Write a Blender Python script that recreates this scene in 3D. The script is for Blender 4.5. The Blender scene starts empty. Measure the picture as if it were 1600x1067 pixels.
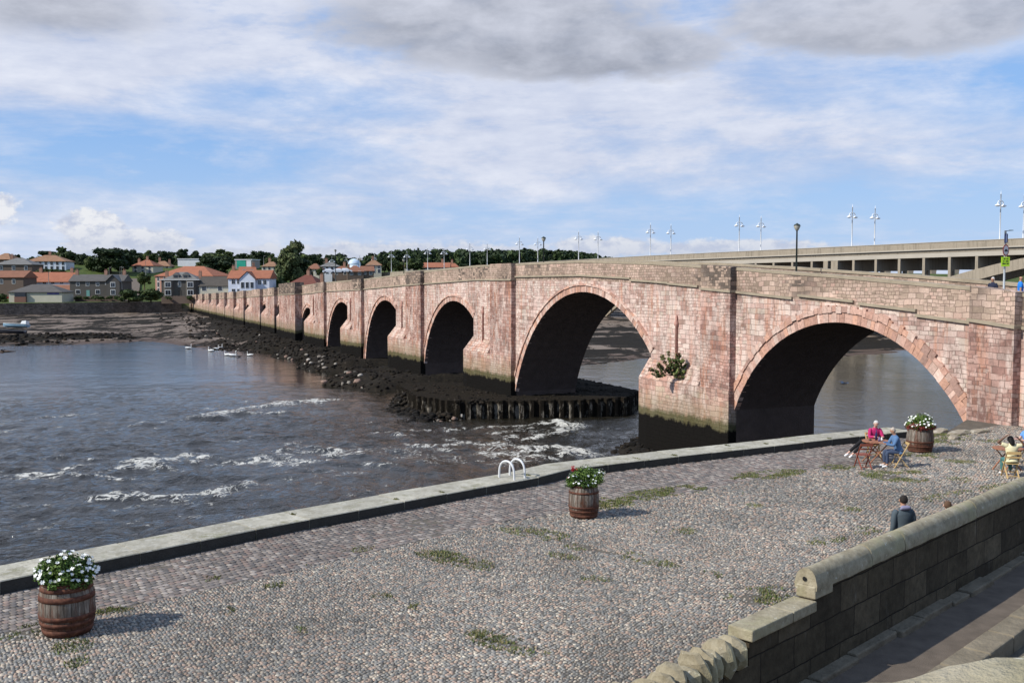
import bpy, math, random
import numpy as np
from mathutils import Vector, Matrix, noise as mnoise
R = math.radians
random.seed(7); RNG = np.random.default_rng(7)
scene = bpy.context.scene
C = scene.collection

# ------------------------------------------------------------------ camera
ZC = 10.4                                  # eye height over low water
PITCH = math.atan(97.5 / 1600)
cam_d = bpy.data.cameras.new('camera'); cam_d.lens = 36; cam_d.sensor_width = 36
cam_d.clip_start = 0.1; cam_d.clip_end = 9000
cam = bpy.data.objects.new('camera', cam_d); C.objects.link(cam)
cam.location = (0, 0, ZC); cam.rotation_euler = (math.pi / 2 - PITCH, 0, 0)
scene.camera = cam
cp, sp = math.cos(PITCH), math.sin(PITCH)

def ray(px, py):
    dx = (px - 800) / 1600; dy = (533.5 - py) / 1600
    return (dx, cp + dy * sp, dy * cp - sp)
def ground(px, py, z=4.2):
    d = ray(px, py); t = (z - ZC) / d[2]
    return (d[0] * t, d[1] * t, z)
def at(px, py, Y):
    d = ray(px, py); t = Y / d[1]
    return (d[0] * t, Y, ZC + d[2] * t)

# ------------------------------------------------------------------ node helper
class G:
    def __init__(s, tree):
        s.t = tree; tree.nodes.clear()
    def n(s, typ, ins=None, **props):
        nd = s.t.nodes.new(typ)
        for k, v in props.items(): setattr(nd, k, v)
        for k, v in (ins or {}).items(): s.put(nd.inputs[k], v)
        return nd
    def put(s, sock, v):
        if isinstance(v, bpy.types.NodeSocket): s.t.links.new(v, sock)
        elif isinstance(v, bpy.types.Node): s.t.links.new(v.outputs[0], sock)
        elif v is not None:
            if sock.type == 'RGBA' and len(v) == 3: v = (*v, 1)
            sock.default_value = v
    def m(s, op, a, b=None, c=None, clamp=False):
        nd = s.n('ShaderNodeMath', operation=op); nd.use_clamp = clamp
        for i, v in enumerate((a, b, c)):
            if v is not None: s.put(nd.inputs[i], v)
        return nd.outputs[0]
    def vm(s, op, a, b=None):
        nd = s.n('ShaderNodeVectorMath', operation=op)
        s.put(nd.inputs[0], a)
        if b is not None: s.put(nd.inputs[1], b)
        return nd.outputs['Value'] if op in ('LENGTH', 'DOT_PRODUCT') else nd.outputs[0]
    def sep(s, v): return s.n('ShaderNodeSeparateXYZ', {0: v}).outputs
    def comb(s, x, y, z=0.0): return s.n('ShaderNodeCombineXYZ', {0: x, 1: y, 2: z}).outputs[0]
    def noise(s, v, scale, detail=4, rough=0.55, dist=0.0, dim='3D'):
        return s.n('ShaderNodeTexNoise', {'Vector': v, 'Scale': scale, 'Detail': detail, 'Roughness': rough, 'Distortion': dist}, noise_dimensions=dim).outputs[0]
    def mr(s, v, a, b, c=0.0, d=1.0, smooth=False):
        return s.n('ShaderNodeMapRange', {0: v, 1: a, 2: b, 3: c, 4: d}, interpolation_type='SMOOTHSTEP' if smooth else 'LINEAR').outputs[0]
    def mix(s, f, a, b, blend='MIX'):
        nd = s.n('ShaderNodeMix', data_type='RGBA', blend_type=blend)
        s.put(nd.inputs[0], f); s.put(nd.inputs[6], a); s.put(nd.inputs[7], b)
        return nd.outputs[2]
    def ramp(s, f, stops, interp='LINEAR'):
        nd = s.n('ShaderNodeValToRGB', {0: f}); cr = nd.color_ramp; cr.interpolation = interp
        while len(cr.elements) < len(stops): cr.elements.new(0.5)
        for e, (p, c) in zip(cr.elements, stops): e.position = p; e.color = (*c, 1)
        return nd.outputs[0]
    def obj(s): return s.n('ShaderNodeTexCoord').outputs['Object']
    def pos(s): return s.n('ShaderNodeNewGeometry').outputs['Position']
    def attr(s, name): return s.n('ShaderNodeAttribute', attribute_name=name)
    def bump(s, h, strength=0.5, dist=0.02, normal=None):
        return s.n('ShaderNodeBump', {'Height': h, 'Strength': strength, 'Distance': dist, 'Normal': normal}).outputs[0]
    def out(s, col, rough=0.85, normal=None, spec=0.3, **kw):
        ins = {'Base Color': col, 'Roughness': rough, 'Specular IOR Level': spec, 'Normal': normal}
        ins.update(kw)
        b = s.n('ShaderNodeBsdfPrincipled', ins)
        s.n('ShaderNodeOutputMaterial', {0: b}); return b

def mat(name):
    m = bpy.data.materials.new(name); m.use_nodes = True
    return m, G(m.node_tree)

# ------------------------------------------------------------------ world, sun
SUN = Vector((-0.915, -0.403, math.tan(R(39)))).normalized()
sun_el = math.asin(SUN.z); sun_rot = math.atan2(SUN.x, SUN.y)
w = bpy.data.worlds.new('World'); scene.world = w; w.use_nodes = True
g = G(w.node_tree)
sky = g.n('ShaderNodeTexSky', sky_type='NISHITA', sun_disc=False, sun_elevation=sun_el, sun_rotation=sun_rot, air_density=1.0, dust_density=0.6, ozone_density=2.0)
gen = g.n('ShaderNodeTexCoord').outputs['Generated']
dx, dy, dz = g.sep(gen)
el = g.m('MAXIMUM', dz, 0.0)
az = g.m('ARCTAN2', dx, dy)
inv = g.m('DIVIDE', 1.0, g.m('ADD', el, 0.055))
plane = g.comb(g.m('MULTIPLY', dx, inv), g.m('MULTIPLY', dy, inv), 0.0)
uv = g.comb(az, el, 0.0)
# thin, wind drawn veil
v1 = g.noise(g.vm('MULTIPLY', plane, (0.9, 0.8, 1)), 0.8, 8, 0.65, 0.3)
v2 = g.noise(g.vm('MULTIPLY', uv, (2.2, 9.0, 1)), 1.7, 9, 0.66, 0.25)
veil = g.mr(g.m('ADD', g.m('MULTIPLY', v1, 0.35), g.m('MULTIPLY', v2, 0.65)), 0.38, 0.62, 0, 1, True)
nb = g.noise(g.vm('MULTIPLY', uv, (1.0, 2.2, 1)), 9.0, 8, 0.6, 0.25)
nb2 = g.noise(g.vm('MULTIPLY', uv, (1.0, 2.6, 1)), 26.0, 6, 0.6, 0.1)
nb3 = g.noise(g.vm('MULTIPLY', uv, (1.0, 1.4, 1)), 60.0, 6, 0.6, 0.1)
def blob(cx, cy, rx, ry, amp=1.5, src=None, soft=0.45):
    dx_ = g.m('DIVIDE', g.m('SUBTRACT', az, cx), rx); dy_ = g.m('DIVIDE', g.m('SUBTRACT', el, cy), ry)
    d = g.m('SQRT', g.m('ADD', g.m('MULTIPLY', dx_, dx_), g.m('MULTIPLY', dy_, dy_)))
    d = g.m('SUBTRACT', d, g.m('MULTIPLY', g.m('SUBTRACT', src or nb, 0.5), amp))
    return g.mr(d, 1.0 + soft, 1.0 - soft, 0, 1, True)
def mx(*a):
    r = a[0]
    for b in a[1:]: r = g.m('MAXIMUM', r, b)
    return r
gsrc = g.m('ADD', g.m('MULTIPLY', nb, 0.7), g.m('MULTIPLY', nb2, 0.3))
# regions where the veil thickens / thins
thick = mx(blob(0.05, 0.17, 0.36, 0.11, 1.6, None, 0.7), blob(-0.38, 0.21, 0.25, 0.06, 1.6, None, .6), g.mr(el, 0.22, 0.36, 0, .75))
thin = mx(blob(-0.33, 0.115, 0.20, 0.030, 1.7, None, 0.8), blob(0.28, 0.055, 0.36, 0.030, 1.2, None, .8), blob(0.45, 0.17, 0.14, 0.04, 1.5, None, .8), blob(-0.22, 0.165, 0.12, 0.022, 1.7, None, .8))
cov = g.m('ADD', g.m('MULTIPLY', veil, 0.62), g.m('MULTIPLY', thick, 0.50))
cov = g.m('SUBTRACT', cov, g.m('MULTIPLY', thin, 0.62))
cov = g.m('ADD', cov, g.mr(gsrc, .38, .62, .06, .34), None, True)
cov = g.m('MINIMUM', cov, 0.95)
front = g.m('MULTIPLY', g.mr(dy, -0.25, 0.3), g.mr(el, 0.75, 0.42))
cov = g.m('MULTIPLY', cov, g.m('ADD', g.m('MULTIPLY', front, .75), .25))
skyblue = g.mix(0.65, sky.outputs[0], (2.9, 5.4, 10.2))
skyblue = g.mix(g.mr(el, 0.0, 0.13, 0.55, 0.0), skyblue, (5.6, 7.0, 9.2))
veilcol = g.mix(g.mr(g.m('ADD', g.m('MULTIPLY', v2, .5), g.m('MULTIPLY', gsrc, .5)), 0.40, 0.60), (5.3, 5.9, 7.6), (8.0, 8.3, 9.3))
c0 = g.mix(cov, skyblue, veilcol)
# low white cumulus over the horizon
nbl = g.m('ADD', g.m('MULTIPLY', nb2, 0.55), g.m('MULTIPLY', nb3, 0.45))
puff = mx(blob(-0.385, 0.042, 0.030, 0.022, 2.2, nbl, 0.12), blob(-0.34, 0.034, 0.042, 0.012, 2.2, nbl, .2), blob(-0.475, 0.060, 0.032, 0.016, 2.4, nbl, .2),
          blob(-0.11, 0.022, 0.20, 0.013, 2.8, nbl, .25), blob(-0.25, 0.020, 0.10, 0.010, 2.2, nbl, .3), blob(0.09, 0.03, 0.05, 0.011, 3.0, nbl, .25), blob(0.2, 0.03, 0.1, 0.007, 3.0, nbl, .3))
pc = g.mix(g.mr(nb3, 0.38, 0.56), (5.4, 5.9, 7.3), (8.6, 8.7, 9.0))
pc = g.mix(g.mr(el, 0.012, 0.05), (5.4, 5.9, 7.2), pc)
c1 = g.mix(g.m('MULTIPLY', puff, 0.92), c0, pc)
# grey flat bellied clouds high in the frame
grey = mx(blob(-0.02, 0.240, 0.17, 0.040, 1.9, gsrc, 0.25), blob(0.07, 0.212, 0.13, 0.026, 2.0, gsrc, 0.25), blob(0.35, 0.235, 0.15, 0.038, 1.8, gsrc, 0.22), blob(-0.42, 0.232, .09, .022, 1.6, None, .6),
          blob(-0.45, 0.262, 0.12, 0.018, 1.5, None, 0.5), blob(0.0, 0.285, 0.12, 0.022, 1.9, gsrc, .3), blob(0.42, 0.29, 0.2, 0.03, 1.9, gsrc, .3), blob(-2.0, 0.35, 0.7, 0.1, 1.8, None, .5), blob(2.3, 0.4, 0.6, 0.12, 1.8, None, .5))
gfac = g.m('ADD', g.m('MULTIPLY', g.mr(gsrc, 0.38, 0.60), .6), g.m('MULTIPLY', g.mr(el, 0.185, 0.262), .45), None, True)
gc = g.mix(gfac, (2.7, 2.95, 3.6), (6.2, 6.5, 7.5))
c2 = g.mix(g.m('MULTIPLY', grey, 0.88), c1, gc)
bg = g.n('ShaderNodeBackground', {0: c2, 1: 0.1})
g.n('ShaderNodeOutputWorld', {0: bg})

sd = bpy.data.lights.new('sun', 'SUN'); sd.energy = 5.0; sd.angle = R(0.53); sd.color = (1.0, 0.95, 0.86)
so = bpy.data.objects.new('sun', sd); C.objects.link(so)
so.rotation_euler = (-SUN).to_track_quat('-Z', 'Y').to_euler(); so.location = (-30, -10, 40)
vs = scene.view_settings; vs.view_transform = 'Standard'; vs.look = 'None'; vs.exposure = 0.0; vs.gamma = 1.0

# ------------------------------------------------------------------ helpers
def empty(name, loc=(0, 0, 0), rz=0):
    o = bpy.data.objects.new(name, None); C.objects.link(o)
    o.location = loc; o.rotation_euler = (0, 0, rz); o.empty_display_size = .2; return o
def tag(o, label=None, cat=None, group=None, kind=None):
    if label: o['label'] = label
    if cat: o['category'] = cat
    if group: o['group'] = group
    if kind: o['kind'] = kind
    return o
def mesh_np(name, verts, quads=None, tris=None, col=None, smooth=False, mats=()):
    me = bpy.data.meshes.new(name)
    verts = np.asarray(verts, dtype=np.float32).reshape(-1, 3)
    q = np.zeros((0, 4), np.int32) if quads is None else np.asarray(quads, np.int32).reshape(-1, 4)
    t = np.zeros((0, 3), np.int32) if tris is None else np.asarray(tris, np.int32).reshape(-1, 3)
    me.vertices.add(len(verts)); me.vertices.foreach_set('co', verts.ravel())
    nl = q.size + t.size; npoly = len(q) + len(t)
    me.loops.add(nl); me.loops.foreach_set('vertex_index', np.concatenate([q.ravel(), t.ravel()]))
    me.polygons.add(npoly)
    ls = np.concatenate([np.arange(len(q)) * 4, q.size + np.arange(len(t)) * 3]).astype(np.int32)
    me.polygons.foreach_set('loop_start', ls)
    if smooth: me.polygons.foreach_set('use_smooth', np.ones(npoly, bool))
    me.update(calc_edges=True); me.validate()
    if col is not None:
        a = me.color_attributes.new('col', 'FLOAT_COLOR', 'POINT')
        c = np.ones((len(verts), 4), np.float32); c[:, :3] = col; a.data.foreach_set('color', c.ravel())
    for m in mats: me.materials.append(m)
    return me
def link(me, name, parent=None):
    o = bpy.data.objects.new(name, me); C.objects.link(o)
    if parent: o.parent = parent
    return o

class MB:
    """collects polygons, then builds one mesh object"""
    def __init__(s): s.v = []; s.f = []; s.c = []; s.cur = (1, 1, 1); s.sm = []; s.mi = []; s.m = 0
    def add(s, vs, fs, smooth=False):
        b = len(s.v); s.v += [tuple(v) for v in vs]; s.c += [s.cur] * len(vs)
        s.f += [tuple(b + i for i in f) for f in fs]; s.sm += [smooth] * len(fs); s.mi += [s.m] * len(fs); return s
    def box(s, x0, y0, z0, x1, y1, z1, M=None):
        vs = [(x0, y0, z0), (x1, y0, z0), (x1, y1, z0), (x0, y1, z0), (x0, y0, z1), (x1, y0, z1), (x1, y1, z1), (x0, y1, z1)]
        if M is not None: vs = [M @ Vector(v) for v in vs]
        return s.add(vs, [(0, 3, 2, 1), (4, 5, 6, 7), (0, 1, 5, 4), (1, 2, 6, 5), (2, 3, 7, 6), (3, 0, 4, 7)])
    def tube(s, pts, r, n=8, cap=True, sy=1.0):
        pts = [Vector(p) for p in pts]; rs = r if isinstance(r, (list, tuple)) else [r] * len(pts)
        vs = []; fs = []; up = None
        for i, p in enumerate(pts):
            t = (pts[min(i + 1, len(pts) - 1)] - pts[max(i - 1, 0)]).normalized()
            if up is None:
                up = Vector((0, 0, 1)) if abs(t.z) < .9 else Vector((1, 0, 0))
            a = t.cross(up).normalized(); b = a.cross(t).normalized(); up = b
            for k in range(n):
                th = 2 * math.pi * k / n
                vs.append(p + a * math.cos(th) * rs[i] + b * math.sin(th) * rs[i] * sy)
        for i in range(len(pts) - 1):
            for k in range(n):
                k2 = (k + 1) % n
                fs.append((i * n + k, i * n + k2, (i + 1) * n + k2, (i + 1) * n + k))
        if cap: fs += [tuple(range(n)), tuple((len(pts) - 1) * n + k for k in reversed(range(n)))]
        return s.add(vs, fs, True)
    def lathe(s, prof, n=24, c=(0, 0, 0), cap=True):
        vs = []; fs = []
        for r_, z in prof:
            for k in range(n):
                th = 2 * math.pi * k / n; vs.append((c[0] + r_ * math.cos(th), c[1] + r_ * math.sin(th), c[2] + z))
        for i in range(len(prof) - 1):
            for k in range(n):
                k2 = (k + 1) % n; fs.append((i * n + k, i * n + k2, (i + 1) * n + k2, (i + 1) * n + k))
        if cap: fs += [tuple(reversed(range(n))), tuple((len(prof) - 1) * n + k for k in range(n))]
        return s.add(vs, fs, True)
    def prism(s, poly, z0, z1):
        n = len(poly)
        vs = [(x, y, z0) for x, y in poly] + [(x, y, z1) for x, y in poly]
        return s.add(vs, [tuple(reversed(range(n))), tuple(range(n, 2 * n))] + [(i, (i + 1) % n, n + (i + 1) % n, n + i) for i in range(n)])
    def build(s, name, m, parent=None, me_only=False):
        me = bpy.data.meshes.new(name); me.from_pydata([tuple(v) for v in s.v], [], s.f)
        me.polygons.foreach_set('use_smooth', s.sm)
        a = me.color_attributes.new('col', 'FLOAT_COLOR', 'POINT')
        c = np.ones((len(s.v), 4), np.float32); c[:, :3] = s.c; a.data.foreach_set('color', c.ravel())
        for m_ in (m if isinstance(m, (list, tuple)) else [m]): me.materials.append(m_)
        me.polygons.foreach_set('material_index', s.mi)
        if me_only: return me
        return link(me, name, parent)
def children(o): return [c for c in bpy.data.objects if c.parent == o]
def copy_tree(o, parent=None, kids=None):
    c = o.copy(); C.objects.link(c); c.parent = parent
    for ch in (kids if kids is not None else children(o)): copy_tree(ch, c)
    return c

# numpy value noise
def _h(ix, iy, seed):
    n = (ix.astype(np.int64) * 374761393 + iy.astype(np.int64) * 668265263 + seed * 974634777) & 0x7fffffff
    n = ((n ^ (n >> 13)) * 1274126177) & 0x7fffffff
    return ((n ^ (n >> 16)) & 0xffff) / 65535.0
def vn(x, y, seed=0):
    x = np.asarray(x, float); y = np.asarray(y, float)
    ix = np.floor(x); iy = np.floor(y); fx = x - ix; fy = y - iy
    fx = fx * fx * (3 - 2 * fx); fy = fy * fy * (3 - 2 * fy)
    a = _h(ix, iy, seed); b = _h(ix + 1, iy, seed); c = _h(ix, iy + 1, seed); d = _h(ix + 1, iy + 1, seed)
    return (a * (1 - fx) + b * fx) * (1 - fy) + (c * (1 - fx) + d * fx) * fy
def fbm(x, y, seed=0, oct=4, gain=.5):
    r = 0; a = 1; t = 0
    for i in range(oct):
        r = r + a * vn(x * 2 ** i, y * 2 ** i, seed + i * 17); t += a; a *= gain
    return r / t
def sstep(e0, e1, x):
    t = np.clip((x - e0) / (e1 - e0), 0, 1); return t * t * (3 - 2 * t)
def inpoly(x, y, poly):
    ins = np.zeros(x.shape, bool); n = len(poly)
    for i in range(n):
        x0, y0 = poly[i]; x1, y1 = poly[(i + 1) % n]
        if y0 == y1: continue
        c = ((y0 > y) != (y1 > y)) & (x < (x1 - x0) * (y - y0) / (y1 - y0) + x0)
        ins ^= c
    return ins

# ------------------------------------------------------------------ bridge frame of reference
BO = (40.3, 0.0); UX, UY = -0.4008, 0.9162
def ab(X, Y): return ((X - BO[0]) * UX + Y * UY, (X - BO[0]) * -UY + Y * UX)
def xy(a, b): return (BO[0] + a * UX - b * UY, a * UY + b * UX)
BROT = math.atan2(UY, UX)
# ------------------------------------------------------------------ materials
def simple(name, col, rough=0.8, var=0.15, scale=3.0, bump=0.0, spec=0.3, bscale=None, metal=0.0):
    m, g = mat(name); o = g.obj()
    n1 = g.noise(o, scale, 5, 0.6)
    c = g.mix(n1, tuple(x * (1 - var * 1.6) for x in col), tuple(min(1, x * (1 + var * 1.6)) for x in col))
    nrm = g.bump(g.noise(o, bscale or scale * 6, 4), 1.0, bump) if bump else None
    g.out(c, rough, nrm, spec, Metallic=metal); return m
def attr_mat(name, rough=0.8, spec=0.3, nscale=20, var=0.25, bump=0.0, mult=1.0):
    m, g = mat(name); a = g.attr('col').outputs['Color']; o = g.obj()
    n1 = g.noise(o, nscale, 4, .6)
    f = g.mr(n1, 0.25, 0.75, 1 - var, 1 + var)
    c = g.vm('MULTIPLY', a, g.comb(f, f, f))
    nrm = g.bump(g.noise(o, nscale * 2, 4), 1.0, bump) if bump else None
    g.out(c, rough, nrm, spec); return m

def ashlar(name, palette, bw=0.62, bh=0.30, mortar=(0.16, 0.11, 0.09), tide=True, top_dark=False, stains=True, seed=0.0, black=0.0, msize=0.014, allblack=False):
    """coursed sandstone: random block colours, two course heights, streaks, tide growth"""
    m, g = mat(name); o = g.obj(); x, y, z = g.sep(o)
    wob = g.noise(o, 0.9, 3); wob2 = g.noise(o, 4.0, 3)
    u = g.m('ADD', g.m('ADD', x, y), seed)
    u2 = g.m('ADD', u, g.m('MULTIPLY', g.m('SUBTRACT', wob2, .5), .07))
    z2 = g.m('ADD', g.m('ADD', z, g.m('MULTIPLY', g.m('SUBTRACT', wob, 0.5), 0.22)), g.m('MULTIPLY', g.m('SUBTRACT', wob2, .5), .045))
    def brick(w, h, off, sq):
        nd = g.n('ShaderNodeTexBrick', {'Vector': g.comb(u2, z2, 0.0), 'Color1': (0, 0, 0, 1), 'Color2': (1, 1, 1, 1), 'Mortar': (.5, .5, .5, 1), 'Scale': 1.0, 'Mortar Size': msize, 'Mortar Smooth': 0.35, 'Bias': 0.0, 'Brick Width': w, 'Row Height': h})
        nd.offset = off; nd.offset_frequency = 2; nd.squash = sq; nd.squash_frequency = 3
        return nd.outputs[0], nd.outputs[1]
    ca, ma = brick(bw, bh, 0.5, 1.25)
    cb, mb_ = brick(bw * .66, bh * .66, 0.37, 0.8)
    pick = g.mr(g.noise(g.comb(u, z, 0.0), 0.33, 2), 0.50, 0.52)
    ca_ = g.mix(pick, ca, cb); mo = g.m('ADD', g.m('MULTIPLY', ma, g.m('SUBTRACT', 1.0, pick)), g.m('MULTIPLY', mb_, pick))
    base = g.mix(.20, g.ramp(ca_, palette), palette[len(palette) // 2][1])
    # large patches lean lighter or redder, small grain on every block
    big = g.noise(o, 0.35, 4, .6); fine = g.noise(o, 14, 5, .7); mid = g.noise(o, 3.0, 4, .65)
    f = g.m('MULTIPLY', g.mr(big, 0.36, 0.64, 0.72, 1.18), g.m('MULTIPLY', g.mr(fine, 0.25, 0.75, 0.82, 1.18), g.mr(mid, 0.3, 0.7, 0.86, 1.12)))
    base = g.vm('MULTIPLY', base, g.comb(f, f, f))
    if stains:
        st = g.noise(g.vm('MULTIPLY', o, (1.6, 1.6, 0.22)), 0.9, 5, .65)
        base = g.mix(g.mr(st, 0.50, 0.64, 0, .6), base, (0.46, 0.20, 0.115))
        st2 = g.noise(g.vm('MULTIPLY', o, (1.3, 1.3, 0.5)), 0.7, 5, .7)
        base = g.mix(g.mr(st2, 0.50, 0.62, 0, .6), base, (0.68, 0.57, 0.50))
        st3 = g.noise(g.vm('MULTIPLY', o, (2.2, 2.2, 0.8)), 1.1, 6, .75)
        base = g.mix(g.mr(st3, 0.52, 0.66, 0, .7), base, (0.17, 0.12, 0.10))
    if black:
        blk = g.m('MULTIPLY', g.mr(ca_, 1 - black, 1 - black + .03), g.mr(g.noise(g.comb(u, z, 3.0), 0.22, 4), *((0.30, 0.50) if allblack else (0.49, 0.62))))
        base = g.mix(g.m('MULTIPLY', blk, .85), base, (0.075, 0.066, 0.056))
    base = g.mix(g.m('MULTIPLY', mo, .7), base, mortar)
    rough = 0.88
    if tide:
        zt = g.m('ADD', z, g.m('MULTIPLY', g.m('SUBTRACT', g.noise(g.vm('MULTIPLY', o, (1, 1, .5)), 1.3, 5, .7), .5), 1.1))
        base = g.mix(g.mr(zt, 3.2, 2.3, 0, .55), base, (0.24, 0.19, 0.12))
        base = g.mix(g.mr(zt, 1.95, 1.6, 0, .8), base, (0.048, 0.055, 0.016))
        base = g.mix(g.mr(zt, 1.35, 1.15, 0, 1.0), base, (0.008, 0.007, 0.006))
        rough = 0.95
    h = g.m('SUBTRACT', g.m('ADD', g.m('MULTIPLY', fine, .35), g.m('MULTIPLY', ca_, .35)), g.m('MULTIPLY', mo, 1.2))
    g.out(base, rough, g.bump(h, 1.0, 0.03), 0.08); return m

PINK = [(0.0, (0.25, 0.155, 0.12)), (0.10, (0.42, 0.275, 0.235)), (0.35, (0.52, 0.365, 0.315)), (0.62, (0.59, 0.445, 0.385)), (0.85, (0.67, 0.55, 0.475)), (1.0, (0.44, 0.37, 0.30))]
BEIGE = [(0.0, (0.24, 0.185, 0.14)), (0.3, (0.38, 0.29, 0.225)), (0.6, (0.46, 0.335, 0.265)), (0.85, (0.54, 0.41, 0.335)), (1.0, (0.50, 0.33, 0.265))]
DARKW = [(0.0, (0.035, 0.03, 0.026)), (0.5, (0.060, 0.052, 0.042)), (1.0, (0.10, 0.085, 0.068))]
M = {}
M['stone'] = ashlar('pink_sandstone', PINK, .80, .31)
M['pilaster'] = ashlar('red_sandstone', [(0, (0.18, 0.10, 0.085)), (0.25, (0.33, 0.19, 0.155)), (0.6, (0.43, 0.27, 0.225)), (0.85, (0.52, 0.36, 0.305)), (1, (0.30, 0.25, 0.22))], 0.66, 0.29, seed=3.3)
M['foot'] = ashlar('pier_foot_stone', [(0, (0.30, 0.17, 0.135)), (0.4, (0.44, 0.27, 0.22)), (0.8, (0.52, 0.36, 0.29)), (1, (0.40, 0.33, 0.24))], 0.9, 0.33, seed=7.7)
M['parapet'] = ashlar('weathered_parapet_stone', BEIGE, 0.50, 0.27, tide=False, black=0.42, seed=5.1, stains=False)
M['refuge'] = ashlar('dark_refuge_stone', BEIGE, 0.50, 0.27, tide=False, black=0.62, seed=9.1, stains=False, allblack=True)
M['coping'] = simple('lichen_coping', (0.31, 0.26, 0.19), .9, .25, 1.3, .02)
M['bankwall'] = ashlar('dark_bank_wall', [(0, (0.085, 0.068, 0.055)), (0.5, (0.135, 0.108, 0.085)), (1, (0.19, 0.15, 0.12))], 1.1, 0.42, (0.03, 0.025, .02), tide=False, stains=False)
M['soffit'] = simple('arch_soffit_stone', (0.085, 0.06, 0.05), .9, .3, 1.5, .03)  # arch undersides: their shade is put into this darker stone colour
M['voussoir'] = attr_mat('voussoir_stone', .88, .2, 6, .28, .02)
# retaining wall stone: large dark blocks
m, g = mat('dark_ashlar'); o = g.obj(); x, y, z = g.sep(o)
wv = g.noise(o, 1.5, 4)
bk = g.n('ShaderNodeTexBrick', {'Vector': g.comb(g.m('ADD', x, g.m('MULTIPLY', wv, .1)), g.m('ADD', z, g.m('MULTIPLY', wv, .07)), 0.0), 'Color1': (0, 0, 0, 1), 'Color2': (1, 1, 1, 1), 'Scale': 1.0, 'Mortar Size': 0.012, 'Mortar Smooth': .6, 'Brick Width': 0.95, 'Row Height': 0.48})
f1 = g.noise(o, 7, 6, .7); f2 = g.noise(o, 1.1, 5, .7)
c = g.ramp(bk.outputs[0], [(0, (0.045, 0.036, 0.024)), (.5, (0.070, 0.056, 0.036)), (1, (0.105, 0.084, 0.055))])
ff = g.m('MULTIPLY', g.mr(f1, .25, .75, .6, 1.4), g.mr(f2, .3, .7, .6, 1.3))
c = g.vm('MULTIPLY', c, g.comb(ff, ff, ff))
c = g.mix(g.mr(g.noise(g.vm('MULTIPLY', o, (2, 2, .25)), 1.6, 5, .7), .62, .72, 0, .4), c, (0.25, .24, .21))
c = g.mix(g.m('MULTIPLY', bk.outputs[1], .8), c, (0.03, 0.025, 0.02))
g.out(c, .9, g.bump(g.m('SUBTRACT', g.m('MULTIPLY', f1, .6), g.m('MULTIPLY', bk.outputs[1], 1.4)), 1.0, .035), .15); M['darkwall'] = m
# wall coping: yellow grey sandstone with lichen
m, g = mat('coping_sandstone'); o = g.obj()
f1 = g.noise(o, 5, 6, .7); f2 = g.noise(o, 1.2, 4, .6); f3 = g.noise(o, 30, 4, .7)
c = g.ramp(f1, [(0.3, (0.19, 0.16, 0.105)), (0.5, (0.30, 0.26, 0.18)), (0.7, (0.40, 0.355, 0.26))])
c = g.mix(g.mr(f2, .5, .65, 0, .5), c, (0.33, 0.31, 0.17))
c = g.mix(g.mr(f3, .62, .72, 0, .5), c, (0.12, .10, .07))
c = g.mix(g.mr(g.noise(o, 11, 3), .66, .72, 0, .6), c, (0.62, .60, .52))
g.out(c, .92, g.bump(g.m('ADD', f1, g.m('MULTIPLY', f3, .35)), 1.0, .025), .15); M['cope2'] = m
m, g = mat('quay_edge_stone'); a = g.attr('col').outputs['Color']; o = g.obj()
n1 = g.noise(o, 2.2, 7, .75); n2 = g.noise(o, 14, 5, .7); n3 = g.noise(o, .7, 5, .7)
f = g.m('MULTIPLY', g.mr(n2, .3, .7, .78, 1.18), g.mr(n3, .35, .65, .80, 1.12)); c = g.vm('MULTIPLY', a, g.comb(f, f, f))
c = g.mix(g.mr(n1, .49, .60, 0, .6), c, (.22, .20, .145)); c = g.mix(g.mr(g.noise(o, 5, 6, .7, .5), .55, .62, 0, .6), c, (.50, .48, .42)); c = g.mix(g.mr(g.noise(o, 1.3, 6, .8), .55, .63, 0, .6), c, (.16, .155, .07))
g.out(c, .9, g.bump(g.m('ADD', n1, n2), 1, .012), .15); M['kerb'] = m
M['cobble'] = attr_mat('cobbles', .72, .35, 60, .16)
M['sett'] = attr_mat('setts', .75, .35, 40, .16)
M['quaybase'] = simple('earth_joints', (0.11, 0.095, 0.075), .95, .4, 4, .02)
M['slab'] = simple('worn_slab', (0.21, 0.185, 0.16), .9, .25, 1.6, .01)
M['asphalt'] = simple('lane_asphalt', (0.125, 0.100, 0.078), .9, .35, 3.0, .012, bscale=60)
m, g = mat('concrete'); o = g.obj(); n1 = g.noise(o, .3, 5, .6); n2 = g.noise(g.vm('MULTIPLY', o, (1.2, 1.2, .12)), 1.5, 6, .75); n3 = g.noise(o, 3, 5, .7)
c = g.mix(n1, (.26, .22, .17), (.37, .32, .25)); c = g.mix(g.mr(n2, .50, .62, 0, .55), c, (.15, .13, .10)); c = g.mix(g.mr(n3, .55, .7, 0, .4), c, (.42, .38, .31)); g.out(c, .9, g.bump(n3, 1, .02), .15); M['conc'] = m
M['conc2'] = simple('pale_concrete', (0.40, 0.365, 0.31), .88, .15, .2)
M['white'] = simple('white_paint', (0.80, 0.81, 0.82), .4, .03)
M['post'] = simple('dark_green_paint', (0.035, 0.045, 0.04), .45, .2)
M['glass'] = simple('window_glass', (0.02, 0.022, 0.027), .12, .3, spec=.6)
M['leaf'] = attr_mat('leaves', .7, .2, 2, .25)
M['bark'] = simple('bark', (0.07, 0.05, 0.035), .9, .3, 4, .02)
M['rock'] = attr_mat('weedy_rock', .85, .12, 3, .4, .04)

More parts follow.
